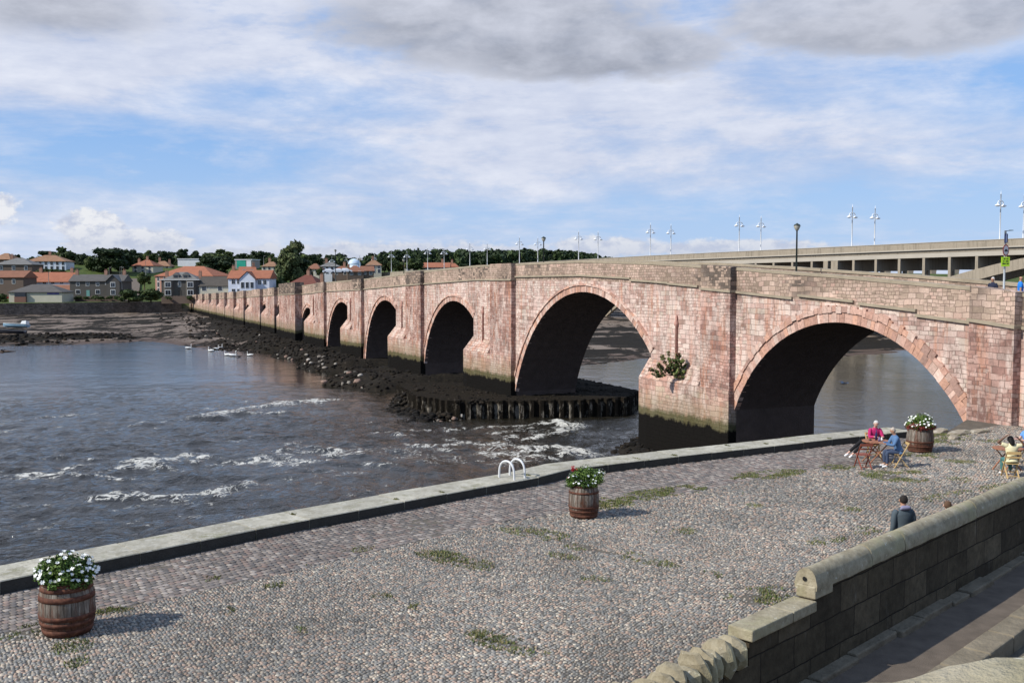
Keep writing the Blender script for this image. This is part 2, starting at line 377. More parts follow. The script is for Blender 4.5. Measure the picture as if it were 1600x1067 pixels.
# ------------------------------------------------------------------ river bed, mud flats, far bank, hills : one sheet
def spacing(segs):
    out = [segs[0][0]]
    for a0, a1, st in segs:
        n = max(1, round((a1 - a0) / st)); out += list(np.linspace(a0, a1, n + 1)[1:])
    return np.array(out)
WL = -1.6                                   # low water level
MOUNDS = [  # (a0,a1,b0,b1,top z,soft)
    (67, 80, -8, 2.5, -1.0, 3), (101, 115, -12, 6.5, -.5, 3.0), (122, 138, -9, 8.5, -.30, 4.0), (146, 162, -8, 6.5, -.15, 4.0), (167, 182, -9, 6.0, -.05, 4.5), (186, 205, -9, 7.0, 0.0, 5), (205, 300, -8, 5, .15, 5)]
def terrain_z(a, b):
    n1 = fbm(a * .09 + 5, b * .07, 3, 4); n2 = fbm(a * .5, b * .35, 9, 4); n3 = fbm(a * 1.6, b * 1.6, 21, 3)
    shore = 144 + (192 - 144) * sstep(-10, 4, b) + 28 * sstep(10, 22, b) + (n1 - .5) * 18
    z = -3.4 + sstep(-14, 0, a - shore) * 1.8
    mud = np.clip(a - shore, 0, 400)
    z = z + np.minimum(mud * .013, 1.45) * (mud > 0) + (n1 - .45) * .8 * sstep(0, 14, a - shore) * sstep(345, 300, a) + (n2 - .5) * .40 * sstep(-6, 10, a - shore)
    z = np.where(a > 280, z + sstep(280, 345, a) * .5, z)
    black = sstep(.50, .56, fbm(a * .16 + 9, b * .05, 31, 5)) * sstep(0, 6, a - shore)
    # sand bars close to the left edge
    bar = np.exp(-(((a - 203 + (n1 - .5) * 14) / 3.5) ** 2)) * sstep(38, 46, b); z = np.maximum(z, -3.4 + 2.05 * bar)
    for a0, a1, b0, b1, h, s in MOUNDS:
        k = sstep(a0 - s, a0 + s * .4, a) * sstep(a1 + s, a1 - s * .4, a) * sstep(b0 - s, b0 + s * .5, b + (n2 - .5) * 3) * sstep(b1 + s * 1.5, b1 - s * .3, b + (n1 - .5) * 5 + np.abs(a - (a0 + a1) / 2) * .35 * (a1 < 210))
        zz = k * (h + 3.4) - 3.4 + (n2 - .5) * .7 * k + (n3 - .5) * .55 * k
        black = np.where((zz > z) & (k > .1), 1.0, black); z = np.maximum(z, zz)
    reef = np.exp(-(((a - 236) / 6) ** 2)) * sstep(22, 30, b) * sstep(56, 46, b)
    z = z + reef * (0.9 * n2 + .45 * n3); black = np.maximum(black, sstep(.3, .5, reef))
    bank = 344 - 10 * sstep(0, 60, b)
    land = 3.6 + np.clip(a - bank - 26, 0, 110) * .115 + np.clip(a - bank - 136, 0, 200) * .012 + (fbm(a * .01, b * .01, 77, 3) - .5) * sstep(400, 900, a) * 8
    land = land - sstep(-150, -500, b) * np.clip(a - bank - 40, 0, 300) * .03
    island = a > bank
    z = np.where(island, land, z)
    north = (a < 47.5)
    z = np.where(north & (b < -5.5), 6.2 + (n1 - .5), z)
    kind = np.where(island, 1.0, 0.0) + np.where(north & (b < -5.5), 1.0, 0)
    return z, black, kind, shore
av = spacing([(-60, 40, 10), (40, 56, 1.5), (56, 245, .5), (245, 333, 1.2), (333, 345, .5), (345, 520, 4), (520, 1000, 14), (1000, 4000, 150)])
bv = spacing([(-3000, -700, 150), (-700, -120, 14), (-120, -34, 3), (-34, 36, .5), (36, 100, 1.2), (100, 330, 6), (330, 2500, 150)])
A, B = np.meshgrid(av, bv, indexing='ij')
Z, BK, KD, SH = terrain_z(A, B)
X = BO[0] + A * UX - B * UY; Y = A * UY + B * UX
na, nb_ = A.shape; idx = np.arange(na * nb_).reshape(na, nb_)
q = np.stack([idx[:-1, :-1], idx[:-1, 1:], idx[1:, 1:], idx[1:, :-1]], -1).reshape(-1, 4)[:, ::-1]
m, g = mat('ground_cover'); o = g.pos(); a = g.attr('col'); r_, gg, bb = g.n('ShaderNodeSeparateColor', {0: a.outputs['Color']}).outputs
n1 = g.noise(o, .35, 6, .7); n2 = g.noise(o, 2.5, 6, .7); n3 = g.noise(g.vm('MULTIPLY', o, (.16, .05, 1)), 1.0, 8, .75)
mud = g.ramp(n3, [(0.3, (0.09, 0.064, 0.047)), (0.45, (0.15, 0.112, 0.084)), (0.6, (0.20, 0.155, 0.118)), (.75, (0.13, 0.108, 0.088))])
weed = g.ramp(n2, [(0.35, (0.008, 0.007, 0.006)), (0.6, (0.022, 0.018, 0.013)), (0.72, (0.07, 0.055, 0.045))])
wm = g.m('MAXIMUM', g.mr(g.m('ADD', r_, g.m('MULTIPLY', g.m('SUBTRACT', n2, .5), .9)), .42, .58), g.mr(g.noise(g.vm('MULTIPLY', o, (.22, .060, 1)), 1.0, 8, .74, .3), .50, .535, 0, .95))
mud = g.mix(g.mr(g.sep(o)[2], -1.5, -1.25), (0.085, .055, .038), mud)
c = g.mix(wm, mud, weed)
gr = g.ramp(n1, [(0.3, (0.035, 0.060, 0.016)), (0.6, (0.085, 0.11, 0.03)), (.8, (0.14, 0.13, 0.05))])
c = g.mix(gg, c, gr)
rough = g.m('ADD', g.m('MULTIPLY', g.m('MAXIMUM', gg, wm), .4), g.mr(n2, .3, .7, .45, .65), None, True)
g.out(c, rough, g.bump(n2, 1.0, .14), .12); M['ground'] = m
cols = np.stack([BK.ravel(), np.clip(KD, 0, 1).ravel(), 0 * BK.ravel()], -1)
me = mesh_np('ground', np.stack([X, Y, Z], -1), q, col=cols, smooth=True, mats=[M['ground']])
tag(link(me, 'ground'), kind='structure')

# ------------------------------------------------------------------ water
xs = spacing([(-1200, -160, 40), (-160, -92, 2.5), (-92, 34, .28), (34, 120, 1.5), (120, 1000, 40)])
ys = spacing([(-80, 16, 8), (16, 28, 1), (28, 90, .26), (90, 150, .5), (150, 300, 2), (300, 1000, 60)])
WX, WY = np.meshgrid(xs, ys, indexing='ij')
foam = np.zeros_like(WX); lift = np.zeros_like(WX)
# (px,py) pairs of each foam line in the river, width in metres, strength
FO = [([(0, 665), (60, 652), (140, 648)], .5, .55), ([(50, 675), (85, 670)], .5, .7), ([(0, 678), (20, 672)], .5, .7), ([(160, 640), (215, 635)], .3, .5),
      ([(215, 662), (290, 655), (340, 645)], .7, .6), ([(330, 650), (400, 637), (450, 630), (508, 625)], 1.6, .95), ([(375, 648), (440, 648)], .8, .9), ([(290, 640), (340, 636), (380, 630)], .5, .55),
      ([(36, 741), (71, 746), (118, 731), (130, 742)], .8, .95), ([(0, 742), (40, 741)], .6, .6), ([(55, 720), (92, 716)], .4, .6), ([(110, 724), (160, 714)], .4, .6),
      ([(160, 735), (205, 724), (238, 716)], .8, .65), ([(206, 728), (221, 722), (240, 731)], 1.3, 1.0), ([(150, 742), (199, 750)], .6, .85), ([(237, 709), (262, 708)], .4, .6), ([(225, 733), (285, 735)], .35, .7),
      ([(255, 722), (290, 712), (312, 717)], .8, .85), ([(300, 728), (345, 726)], .5, .5), ([(320, 715), (365, 720)], .5, .7), ([(375, 724), (410, 716), (440, 722), (475, 733)], .6, .85), ([(400, 716), (430, 708)], .5, .7), ([(440, 705), (500, 706)], .5, .7), ([(440, 713), (505, 720)], .5, .7),
      ([(170, 775), (192, 771), (249, 775), (303, 773), (356, 764), (392, 755)], .8, .95), ([(300, 778), (392, 758), (498, 748)], .5, .5), ([(340, 772), (370, 764)], .9, .8), ([(180, 794), (232, 791)], .25, .7), ([(280, 784), (310, 784)], .2, .6), ([(40, 790), (80, 787)], .25, .6), ([(230, 820), (265, 818)], .2, .4), ([(250, 788), (268, 785)], .3, .7),
      ([(500, 745), (560, 740), (600, 748)], .7, .45), ([(540, 775), (570, 772), (600, 760)], .4, .5),
      ([(455, 695), (520, 703)], .9, .65), ([(520, 712), (555, 710), (575, 705)], .8, .8), ([(535, 690), (560, 686)], .5, .6), ([(620, 680), (640, 682)], .5, .8), ([(590, 678), (660, 672), (720, 668)], .6, .6), ([(430, 718), (470, 722)], .8, .8), ([(580, 722), (608, 728)], .7, .85), ([(640, 698), (700, 702)], .9, .8),
      ([(560, 698), (640, 712), (700, 712)], 1.6, .35), ([(700, 690), (770, 690)], .7, .5), ([(750, 672), (800, 668), (840, 663)], .9, .75), ([(850, 666), (872, 661), (884, 667), (884, 674)], 1.5, 1.1), ([(794, 689), (840, 685), (870, 678)], .9, .9), ([(770, 680), (830, 672)], .9, .6),
      ([(695, 698), (730, 694), (790, 697)], .9, .85), ([(740, 706), (812, 714), (860, 715), (905, 711)], 1.2, .9), ([(830, 706), (861, 701), (885, 702), (904, 709)], 1.3, 1.15), ([(770, 700), (840, 703)], 1.5, .7), ([(660, 722), (720, 722)], .8, .4), ([(600, 700), (690, 716), (790, 722)], 1.0, .45), ([(450, 740), (520, 735)], .6, .4), ([(520, 665), (580, 660)], .4, .4), ([(0, 610), (60, 604)], .5, .25)]
for pts, wd, st in FO:
    P = [ground(px, py, WL) for px, py in pts]
    for p, q_ in zip(P[:-1], P[1:]):
        ux, uy = q_[0] - p[0], q_[1] - p[1]; L2 = ux * ux + uy * uy + 1e-6
        sx = slice(*np.searchsorted(xs, [min(p[0], q_[0]) - 8, max(p[0], q_[0]) + 8])); sy = slice(*np.searchsorted(ys, [min(p[1], q_[1]) - 8, max(p[1], q_[1]) + 8]))
        x_, y_ = WX[sx, sy], WY[sx, sy]
        t = np.clip(((x_ - p[0]) * ux + (y_ - p[1]) * uy) / L2, 0, 1)
        wx_ = (fbm(x_ * .4, y_ * .3, 41, 3) - .5) * 3.4 + (fbm(x_ * 1.4, y_ * .8, 43, 3) - .5) * 2.0
        d = np.hypot(x_ - p[0] - t * ux, (y_ - p[1] - t * uy) + wx_)
        k = np.exp(-(d / (wd * .90 * (.45 + 1.1 * fbm(x_ * .35, y_ * .3, 47, 2)))) ** 2)
        foam[sx, sy] = np.maximum(foam[sx, sy], st * k); 
        d2 = np.hypot(x_ - p[0] - t * ux, y_ - p[1] - t * uy + wx_ - .3)
        lift[sx, sy] = np.maximum(lift[sx, sy], st * min(wd, 1.1) * .16 * np.exp(-(d2 / (wd * 1.1)) ** 2))
near = sstep(-92, -75, WX) * sstep(30, 24, WX) * sstep(140, 105, WY)
rough_zone = sstep(116, 80, WY + (fbm(WX * .05, WY * .05, 5, 2) - .5) * 30) * near * sstep(22, 10, WX)
wz = (fbm(WX * .5, WY * .45, 51, 4, .55) - .5) * (.12 * near + .42 * rough_zone) + lift * 1.25 * (.3 + 1.3 * fbm(WX * 1.3, WY * 1.1, 61, 4)) 
wz += np.sin(WY * 2.1 + fbm(WX * .2, WY * .2, 8, 3) * 12 + WX * .25) * .03 * rough_zone
fs = fbm(WX * .8, WY * .7, 71, 4)
foam = np.clip(foam + sstep(.60, .74, fs) * .45 * rough_zone * sstep(.45, .62, fbm(WX * .10, WY * .22, 6, 3)), 0, 1.3)
nx_, ny_ = WX.shape; idx = np.arange(nx_ * ny_).reshape(nx_, ny_)
q = np.stack([idx[:-1, :-1], idx[1:, :-1], idx[1:, 1:], idx[:-1, 1:]], -1).reshape(-1, 4)
m, g = mat('river_water'); o = g.pos(); a = g.attr('col'); fm, rz, _ = g.n('ShaderNodeSeparateColor', {0: a.outputs['Color']}).outputs
st = g.vm('MULTIPLY', o, (1.0, 0.75, 1))
w1 = g.noise(st, 0.75, 6, .62, .5); w2 = g.noise(st, 2.8, 5, .6, .3); w3 = g.noise(g.vm('MULTIPLY', o, (.25, .7, 1)), .12, 4, .6)
fn = g.noise(g.vm('MULTIPLY', o, (1.0, .8, 1)), .95, 8, .68, .9); fn2 = g.noise(g.vm('MULTIPLY', o, (1, .7, 1)), 3.2, 6, .7, .4)
ridge = g.m('SUBTRACT', 1.0, g.m('MULTIPLY', g.m('ABSOLUTE', g.m('SUBTRACT', fn, .5)), 9.0))
ft = g.m('ADD', g.m('MULTIPLY', fm, .85), g.m('ADD', g.m('MULTIPLY', g.m('SUBTRACT', ridge, .66), 1.15), g.m('MULTIPLY', g.m('SUBTRACT', fn2, .5), 1.5)))
fmask = g.m('MULTIPLY', g.mr(ft, .44, 1.0, 0, .93, True), g.mr(fm, 0.05, .30))
calm = g.m('SUBTRACT', 1.0, rz)
hh = g.m('ADD', g.m('MULTIPLY', w1, g.mr(rz, 0, 1, .26, 2.2)), g.m('MULTIPLY', w2, g.mr(rz, 0, 1, .09, .60)))
hh = g.m('MULTIPLY', hh, g.mr(w3, .35, .65, .55, 1.2))
nrm = g.bump(hh, 1.0, .22)
b1 = g.n('ShaderNodeBsdfPrincipled', {'Base Color': g.mix(w3, (0.012, 0.012, 0.009), (0.022, 0.018, 0.012)), 'Roughness': .07, 'IOR': 1.33, 'Specular IOR Level': .5, 'Normal': nrm})
fc = g.mix(fn2, (0.34, .31, .24), (0.80, .80, .76))
b2 = g.n('ShaderNodeBsdfPrincipled', {'Base Color': fc, 'Roughness': .8, 'Normal': g.bump(fn, 1.0, .25)})
ms = g.n('ShaderNodeMixShader', {0: fmask, 1: b1.outputs[0], 2: b2.outputs[0]})
g.n('ShaderNodeOutputMaterial', {0: ms}); M['water'] = m
cols = np.stack([foam.ravel(), rough_zone.ravel(), 0 * foam.ravel()], -1)
me = mesh_np('water', np.stack([WX, WY, wz + WL], -1), q, col=cols, smooth=True, mats=[m])
tag(link(me, 'water'), kind='structure')
# ------------------------------------------------------------------ old stone bridge
PZ = []
for px, py in [(1720, 470), (1600, 458), (1530, 449), (1400, 438), (1300, 429), (1200, 422), (1150, 418), (1020, 410), (905, 407), (805, 412), (740, 415), (662, 424), (568, 436), (510, 441), (473, 446), (434, 449.5), (369, 456), (320, 459.5), (275, 463)]:
    s = 70375 / (px - 100); PZ.append((s, at(px, py, UY * s)[2]))
PZ.append((425, PZ[-1][1] - .3)); PZ.insert(0, (25, PZ[0][1] - .5))
def ptop(s): return float(np.interp(s, [p[0] for p in PZ], [p[1] for p in PZ]))
def course(s): return ptop(s) - 1.5
BW = 6.0; PARA = 1.32
bridge = tag(empty('stone_bridge', (BO[0], BO[1], 0), BROT), 'long old pink sandstone bridge of many arches stepping across the river', 'bridge')
PIER = [47, 67, 99.7, 125, 150, 171.5, 189, 210.5, 226, 246.5, 261, 275.7, 290.5, 305.6, 320, 335]
ARCH = {0: (49.7, 58, 8.15, 10), 1: (76.7, 86.6, 9.4, 14), 2: (110, 115.4, 8.15, 10), 3: (135.7, 140, 7.75, 9.5), 4: (159, 162, 7.07, 9.5), 5: (183.0, 184.6, 5.7, 6.0)}
rnd = random.Random(3)
def arc_z(s, sc, zc, Rr):
    d = abs(s - sc); return zc - Rr + math.sqrt(max(Rr * Rr - d * d, 0))
for k in range(15):
    p0, p1 = PIER[k], PIER[k + 1]
    if k in ARCH: c0, sc, zc, Rr = ARCH[k]
    else:
        c0 = p0 + (p1 - p0) * .82; sc = (c0 + p1) / 2; zc = ptop(sc) - 3.0; Rr = (p1 - c0) / 2 + 1.2
    # spandrel with arch opening
    ns = 40; mb = MB(); top = []; bot = []
    for i in range(ns + 1):
        t = i / ns; s = c0 + (p1 - c0) * (.5 - .5 * math.cos(math.pi * t))
        bot.append((s, arc_z(s, sc, zc, Rr))); top.append((s, course(s)))
    for i in range(ns):
        (s0, z0), (s1, z1) = bot[i], bot[i + 1]; t0, t1 = top[i][1], top[i + 1][1]
        mb.add([(s0, 0, z0), (s1, 0, z1), (s1, 0, t1), (s0, 0, t0)], [(0, 3, 2, 1)])
        mb.add([(s0, -BW, z0), (s1, -BW, z1), (s1, -BW, t1), (s0, -BW, t0)], [(0, 1, 2, 3)])
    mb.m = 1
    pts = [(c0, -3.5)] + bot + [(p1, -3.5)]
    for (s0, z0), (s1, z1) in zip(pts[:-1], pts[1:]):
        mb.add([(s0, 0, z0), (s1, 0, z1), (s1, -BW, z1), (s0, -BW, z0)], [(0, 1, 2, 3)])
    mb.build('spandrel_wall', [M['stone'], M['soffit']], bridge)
    # voussoir rings
    def ring(r0, r1, b0, b1, nm, da, jit, lo):
        mb = MB(); 
        a0 = -math.asin(min(1, (sc - c0) / Rr)); a1 = math.asin(min(1, (p1 - sc) / Rr))
        n = max(6, int((a1 - a0) * Rr / da)); 
        cuts = [a0 + (a1 - a0) * i / n for i in range(n + 1)]
        for i in range(1, n): cuts[i] += rnd.uniform(-.25, .25) * (a1 - a0) / n
        for i in range(n):
            u, v = cuts[i] + .0006, cuts[i + 1] - .0006
            e = rnd.uniform(-jit, jit); eo = rnd.uniform(-jit, jit) * 2.2; f = rnd.uniform(0, .035)
            cc = rnd.choice([(.49, .31, .245), (.55, .38, .31), (.44, .26, .20), (.58, .43, .36), (.50, .29, .21), (.37, .235, .19)]); q_ = rnd.uniform(.85, 1.15)
            mb.cur = tuple(x * q_ for x in cc); vs = []
            for bb_ in (b0, b1 + f):
                for an, rr in ((u, r0 + (0 if lo else e)), (v, r0 + (0 if lo else e)), (v, r1 + eo), (u, r1 + eo)):
                    s_ = sc + math.sin(an) * rr; vs.append((min(max(s_, c0 - .4), p1 + .0) if False else s_, bb_, zc - Rr + math.cos(an) * rr))
            mb.add(vs, [(4, 7, 6, 5), (0, 1, 5, 4), (2, 3, 7, 6), (1, 2, 6, 5), (3, 0, 4, 7)])
        mb.build(nm, M['voussoir'], bridge)
    ring(Rr, Rr + .50, -.3, .03, 'arch_ring', .30, .01, True)
    if k == 0: ring(Rr + .52, Rr + .84, -.1, .10, 'outer_arch_ring', .34, .05, False)
    elif k < 8: ring(Rr + .51, Rr + .64, -.1, .13, 'hood_mould', .6, .015, False)
# piers
WP = {0: 2.35, 1: 3.1, 2: 5.0, 3: 5.5, 4: 5.0, 5: 6.0, 6: 14.0}
def slab_poly(mb, P, z0f, z1f):     # plan polygon with varying bottom/top heights
    n = len(P); vs = [(x, y, z0f(x, y)) for x, y in P] + [(x, y, z1f(x, y)) for x, y in P]
    mb.add(vs, [tuple(reversed(range(n))), tuple(range(n, 2 * n))] + [(i, (i + 1) % n, n + (i + 1) % n, n + i) for i in range(n)])
for k in range(16):
    p0 = PIER[k]; c0 = ARCH[k][0] if k in ARCH else (p0 + (PIER[k + 1] - p0) * .82 if k < 15 else 342)
    if k == 0: p0s = 47
    zt = course
    pier = MB()
    for j in range(6):
        s0 = p0 + (c0 - p0) * j / 6; s1 = p0 + (c0 - p0) * (j + 1) / 6
        pier.add([(s0, 0, -3.5), (s1, 0, -3.5), (s1, 0, zt(s1)), (s0, 0, zt(s0)), (s0, -BW, -3.5), (s1, -BW, -3.5), (s1, -BW, zt(s1)), (s0, -BW, zt(s0))], [(0, 3, 2, 1), (4, 5, 6, 7), (3, 2, 6, 7)])
    po = pier.build('pier', M['stone'], bridge)
    wp = WP.get(k, (c0 - p0) * .55); pr = .45 if k < 6 else (1.25 if k == 6 else .7)
    if k == 8: pass
    mb = MB(); slab_poly(mb, [(p0, pr), (p0, -.1), (p0 + wp, -.1), (p0 + wp, pr)], lambda x, y: -3.5, lambda x, y: ptop(x) - 1.5)
    mb.build('pilaster', M['pilaster'], po)
    mb = MB(); slab_poly(mb, [(p0, pr), (p0, -.3), (p0 + wp, -.3), (p0 + wp, pr)], lambda x, y: ptop(x) - 1.42, lambda x, y, k=k: ptop(x) + (.55 if k == 6 else .04))
    if k in (7, 6, 5): pass
    mb.build('refuge_parapet', M['refuge'] if k in (0, 1, 3, 4, 5, 6) else M['parapet'], po)
    mb = MB(); slab_poly(mb, [(p0 - .08, pr + .10), (p0 - .08, -.3), (p0 + wp + .05, -.3), (p0 + wp + .05, pr + .10)], lambda x, y: ptop(x) - 1.5, lambda x, y: ptop(x) - 1.36)
    mb.build('string_course', M['coping'], po)
    if k >= 1:
        q0 = p0 + .01; q1 = c0 + (.25 if k < 7 else 0); pl = 1.0 if k > 1 else .8; ft = 3.45
        P = [(q0, pr + .03), (q0, -.1), (q1, -.1), (q1, pl), (q1 - 1.2, pl + .12)]
        mb = MB(); slab_poly(mb, P, lambda x, y: -3.5, lambda x, y: ft if k > 1 else 3.7)
        # sloping cap dying into the wall left of the pilaster
        z = ft if k > 1 else 3.7; a_, b_ = p0 + wp + .02, q1
        ym = pr + .03 + (pl - pr) * (a_ - q0) / (q1 - q0)
        mb.add([(a_, 0, z), (b_, 0, z), (b_, pl, z + .01), (a_, ym, z + .01), (a_, -.05, z + 1.3), (b_, -.05, z + 1.3)], [(0, 1, 2, 3), (3, 2, 5, 4), (1, 5, 2), (0, 3, 4)])
        # upstream cutwater
        pc = (p0 + c0) / 2
        slab_poly(mb, [(p0 + .4, -BW + .1), (pc, -BW - 2.6), (c0 - .4, -BW + .1)], lambda x, y: -3.5, lambda x, y: 4.2)
        mb.build('pier_foot', M['foot'], po)
        if k < 7:
            sx = (p0 + wp + c0) / 2; mb = MB(); mb.cur = (.47, .26, .21)
            z0 = z + .9; z1 = z0 + 2.7
            mb.lathe([(.09, 0), (.09, z1 - z0), (.16, z1 - z0 + .08), (.16, z1 - z0 + .22), (.07, z1 - z0 + .45), (.09, z1 - z0 + .6), (.01, z1 - z0 + .8)], 8, (sx, .09, z0))
            mb.lathe([(.14, 0), (.14, .12)], 8, (sx, .09, z0)); mb.build('wall_shaft', M['voussoir'], po)
# abutment past the first arch, running out of frame
mb = MB()
for s0, s1 in ((30, 38), (38, 47)):
    mb.add([(s0, 0.0, 3.5), (s1, 0, 3.5), (s1, 0, course(s1)), (s0, 0, course(s0))], [(0, 3, 2, 1)])
    mb.add([(s0, -BW, 0), (s1, -BW, 0), (s1, -BW, course(s1)), (s0, -BW, course(s0))], [(0, 1, 2, 3)])
    mb.add([(s0, 0, course(s0) - .01), (s1, 0, course(s1) - .01), (s1, -BW, course(s1) - .01), (s0, -BW, course(s0) - .01)], [(0, 1, 2, 3)])
mb.build('abutment', M['stone'], bridge)
# south approach
mb = MB(); mb.add([(342, 0, 0), (410, 0, 0), (410, 0, course(410)), (342, 0, course(342))], [(0, 3, 2, 1)])
mb.add([(342, 1.6, 0), (405, 3.5, 0), (405, 3.3, course(400) - .2), (342, 1.5, course(342) - .2), (342, 0, course(342) - .2), (405, 0, course(400) - .2)], [(0, 3, 2, 1), (3, 4, 5, 2), (0, 4, 3)])
mb.build('approach_wall', M['stone'], bridge)
# parapets, string course pieces, deck
def strip(name, m, s0, s1, b0, b1, zf0, zf1, step=3.0, parent=bridge, jit=0.0):
    mb = MB(); n = max(1, int((s1 - s0) / step)); r = random.Random(int(s0 * 7 + b0 * 13))
    sv = [s0 + (s1 - s0) * i / n for i in range(n + 1)]; jj = [r.uniform(-jit, jit) for _ in sv]
    vs = []; fs = []
    for i, s in enumerate(sv):
        a_, b_ = zf0(s), zf1(s) + jj[i]; vs += [(s, b0, a_), (s, b1, a_), (s, b1, b_), (s, b0, b_)]
    for i in range(n):
        k = i * 4
        for j in range(4): fs.append((k + j, k + (j + 1) % 4, k + 4 + (j + 1) % 4, k + 4 + j))
    fs += [(0, 3, 2, 1), (4 * n, 4 * n + 1, 4 * n + 2, 4 * n + 3)]
    mb.add(vs, [tuple(reversed(f)) for f in fs] if b1 > b0 else fs)
    return mb.build(name, m, parent)
strip('parapet', M['parapet'], 30, 420, -.40, -.002, lambda s: course(s) - .0, lambda s: ptop(s) - .17, 3)
strip('parapet', M['parapet'], 30, 420, -BW, -BW + .40, lambda s: course(s) - .0, lambda s: ptop(s) - .17, 3)
strip('parapet_coping', M['coping'], 30, 420, -.46, .03, lambda s: ptop(s) - .17, lambda s: ptop(s), 1.1, jit=.018)
strip('parapet_coping', M['coping'], 30, 420, -BW - .03, -BW + .46, lambda s: ptop(s) - .17, lambda s: ptop(s), 1.1, jit=.018)
strip('bridge_deck', M['asphalt'], 30, 420, -BW + .4, -.4, lambda s: course(s) - .3, lambda s: course(s) + .12, 3)
for s0, s1, dz_ in [(38, 47, 0), (48.0, 52.8, -.10), (52.8, 56.6, .12), (57.0, 61.3, .20), (61.8, 67, .0), (71, 74.5, .12), (74.5, 79.5, .16), (79.5, 99.7, .30), (104.7, 125, 0.05), (130.5, 150, .1), (155, 171.5, .05), (176, 189, 0), (193.5, 210, 0), (212, 335, .05)]:
    strip('string_course', M['coping'], s0, s1, -.1, .13, lambda s, d=dz_: ptop(s) - 1.53 + d, lambda s, d=dz_: ptop(s) - 1.40 + d, 2.5, jit=.01)

# sheet piled apron round the second pier
AP = [(98.6, 6.6), (96.5, 1.5), (95, -3.5), (94.9, -8.6), (99, -12.2), (112, -12.5), (114, 6.5), (104, 8)]
mb = MB(); n = len(AP); P2 = []
for i in range(n):
    (x0, y0), (x1, y1) = AP[i], AP[(i + 1) % n]; L = math.hypot(x1 - x0, y1 - y0); kk = max(2, int(L / .8))
    nx, ny = (y1 - y0) / L, -(x1 - x0) / L
    for j in range(kk):
        for fr, of in ((0, 0), (.35, 0), (.5, -.3), (.85, -.3)):
            t = (j + fr) / kk; P2.append((x0 + (x1 - x0) * t - nx * of, y0 + (y1 - y0) * t - ny * of))
rr = random.Random(5); vs = []; N = len(P2)
for (x, y) in P2: vs.append((x, y, -3.5))
for i, (x, y) in enumerate(P2): vs.append((x, y, -.05 + rr.uniform(-.07, .07)))
mb.add(vs, [(i, (i + 1) % N, N + (i + 1) % N, N + i) for i in range(N)] + [tuple(range(N, 2 * N))])
m, g = mat('weedy_piles'); o = g.obj(); n1 = g.noise(g.vm('MULTIPLY', o, (1.6, 1.6, .5)), 1.2, 6, .75); n2 = g.noise(o, 9, 5, .7)
x_, y_, z_ = g.sep(o)
msk = g.m('MULTIPLY', g.mr(n1, .53, .60), g.mr(z_, -.25, -.5))
c = g.mix(msk, g.ramp(n2, [(.35, (.009, .008, .006)), (.65, (.03, .024, .018))]), g.ramp(n2, [(.35, (.12, .10, .08)), (.65, (.30, .27, .22))]))
g.out(c, .95, g.bump(n2, 1.0, .12), .05); M['piles'] = m
mb.build('pile_apron', m, bridge)
# ------------------------------------------------------------------ quay
ZQ = 4.2
KP = [(-140, 956), (0, 929), (400, 844), (760, 774), (841, 759), (891, 746), (1060, 725), (1300, 697), (1424, 683.5)]
KI = [Vector(ground(x, y)[:2]) for x, y in KP]
first = (KI[0] - KI[1]).normalized(); KI.insert(0, KI[0] + first * 6)
def offset(pts, d):
    out = []
    for i, p in enumerate(pts):
        a = (pts[i] - pts[i - 1]).normalized() if i else None; b = (pts[i + 1] - pts[i]).normalized() if i < len(pts) - 1 else None
        t = ((a or b) + (b or a)).normalized(); out.append(p + Vector((-t.y, t.x)) * d)
    return out
KW = 1.12
KO = offset(KI, KW)
end_in = [Vector(ground(x, y)[:2]) for x, y in [(1452, 681), (1484, 679), (1512, 672)]]
bx_ = Vector(xy(49.6, 0)); edge = KO + [Vector(ground(1460, 676)[:2]), Vector(ground(1480, 674.5)[:2]), bx_]
QP = [tuple(p) for p in edge] + [xy(30, 0), (60, 30), (60, -12), (-30, -12)]
mb = MB(); nq = len(QP)
mb.add([(x, y, ZQ) for x, y in QP], [tuple(reversed(range(nq)))]); quay_me = mb.build('quay_ground', M['quaybase']); tag(quay_me, kind='structure')
mb = MB(); ne = len(edge)
q0 = [(-30, -12)] + [tuple(p) for p in edge]
for (x0, y0), (x1, y1) in zip(q0[:-1], q0[1:]): mb.add([(x0, y0, -4), (x1, y1, -4), (x1, y1, ZQ + .001), (x0, y0, ZQ + .001)], [(0, 1, 2, 3)])
tag(mb.build('quay_wall', M['bankwall']), 'tall dark stone river wall under the pale kerb of the cobbled quay', 'river wall')

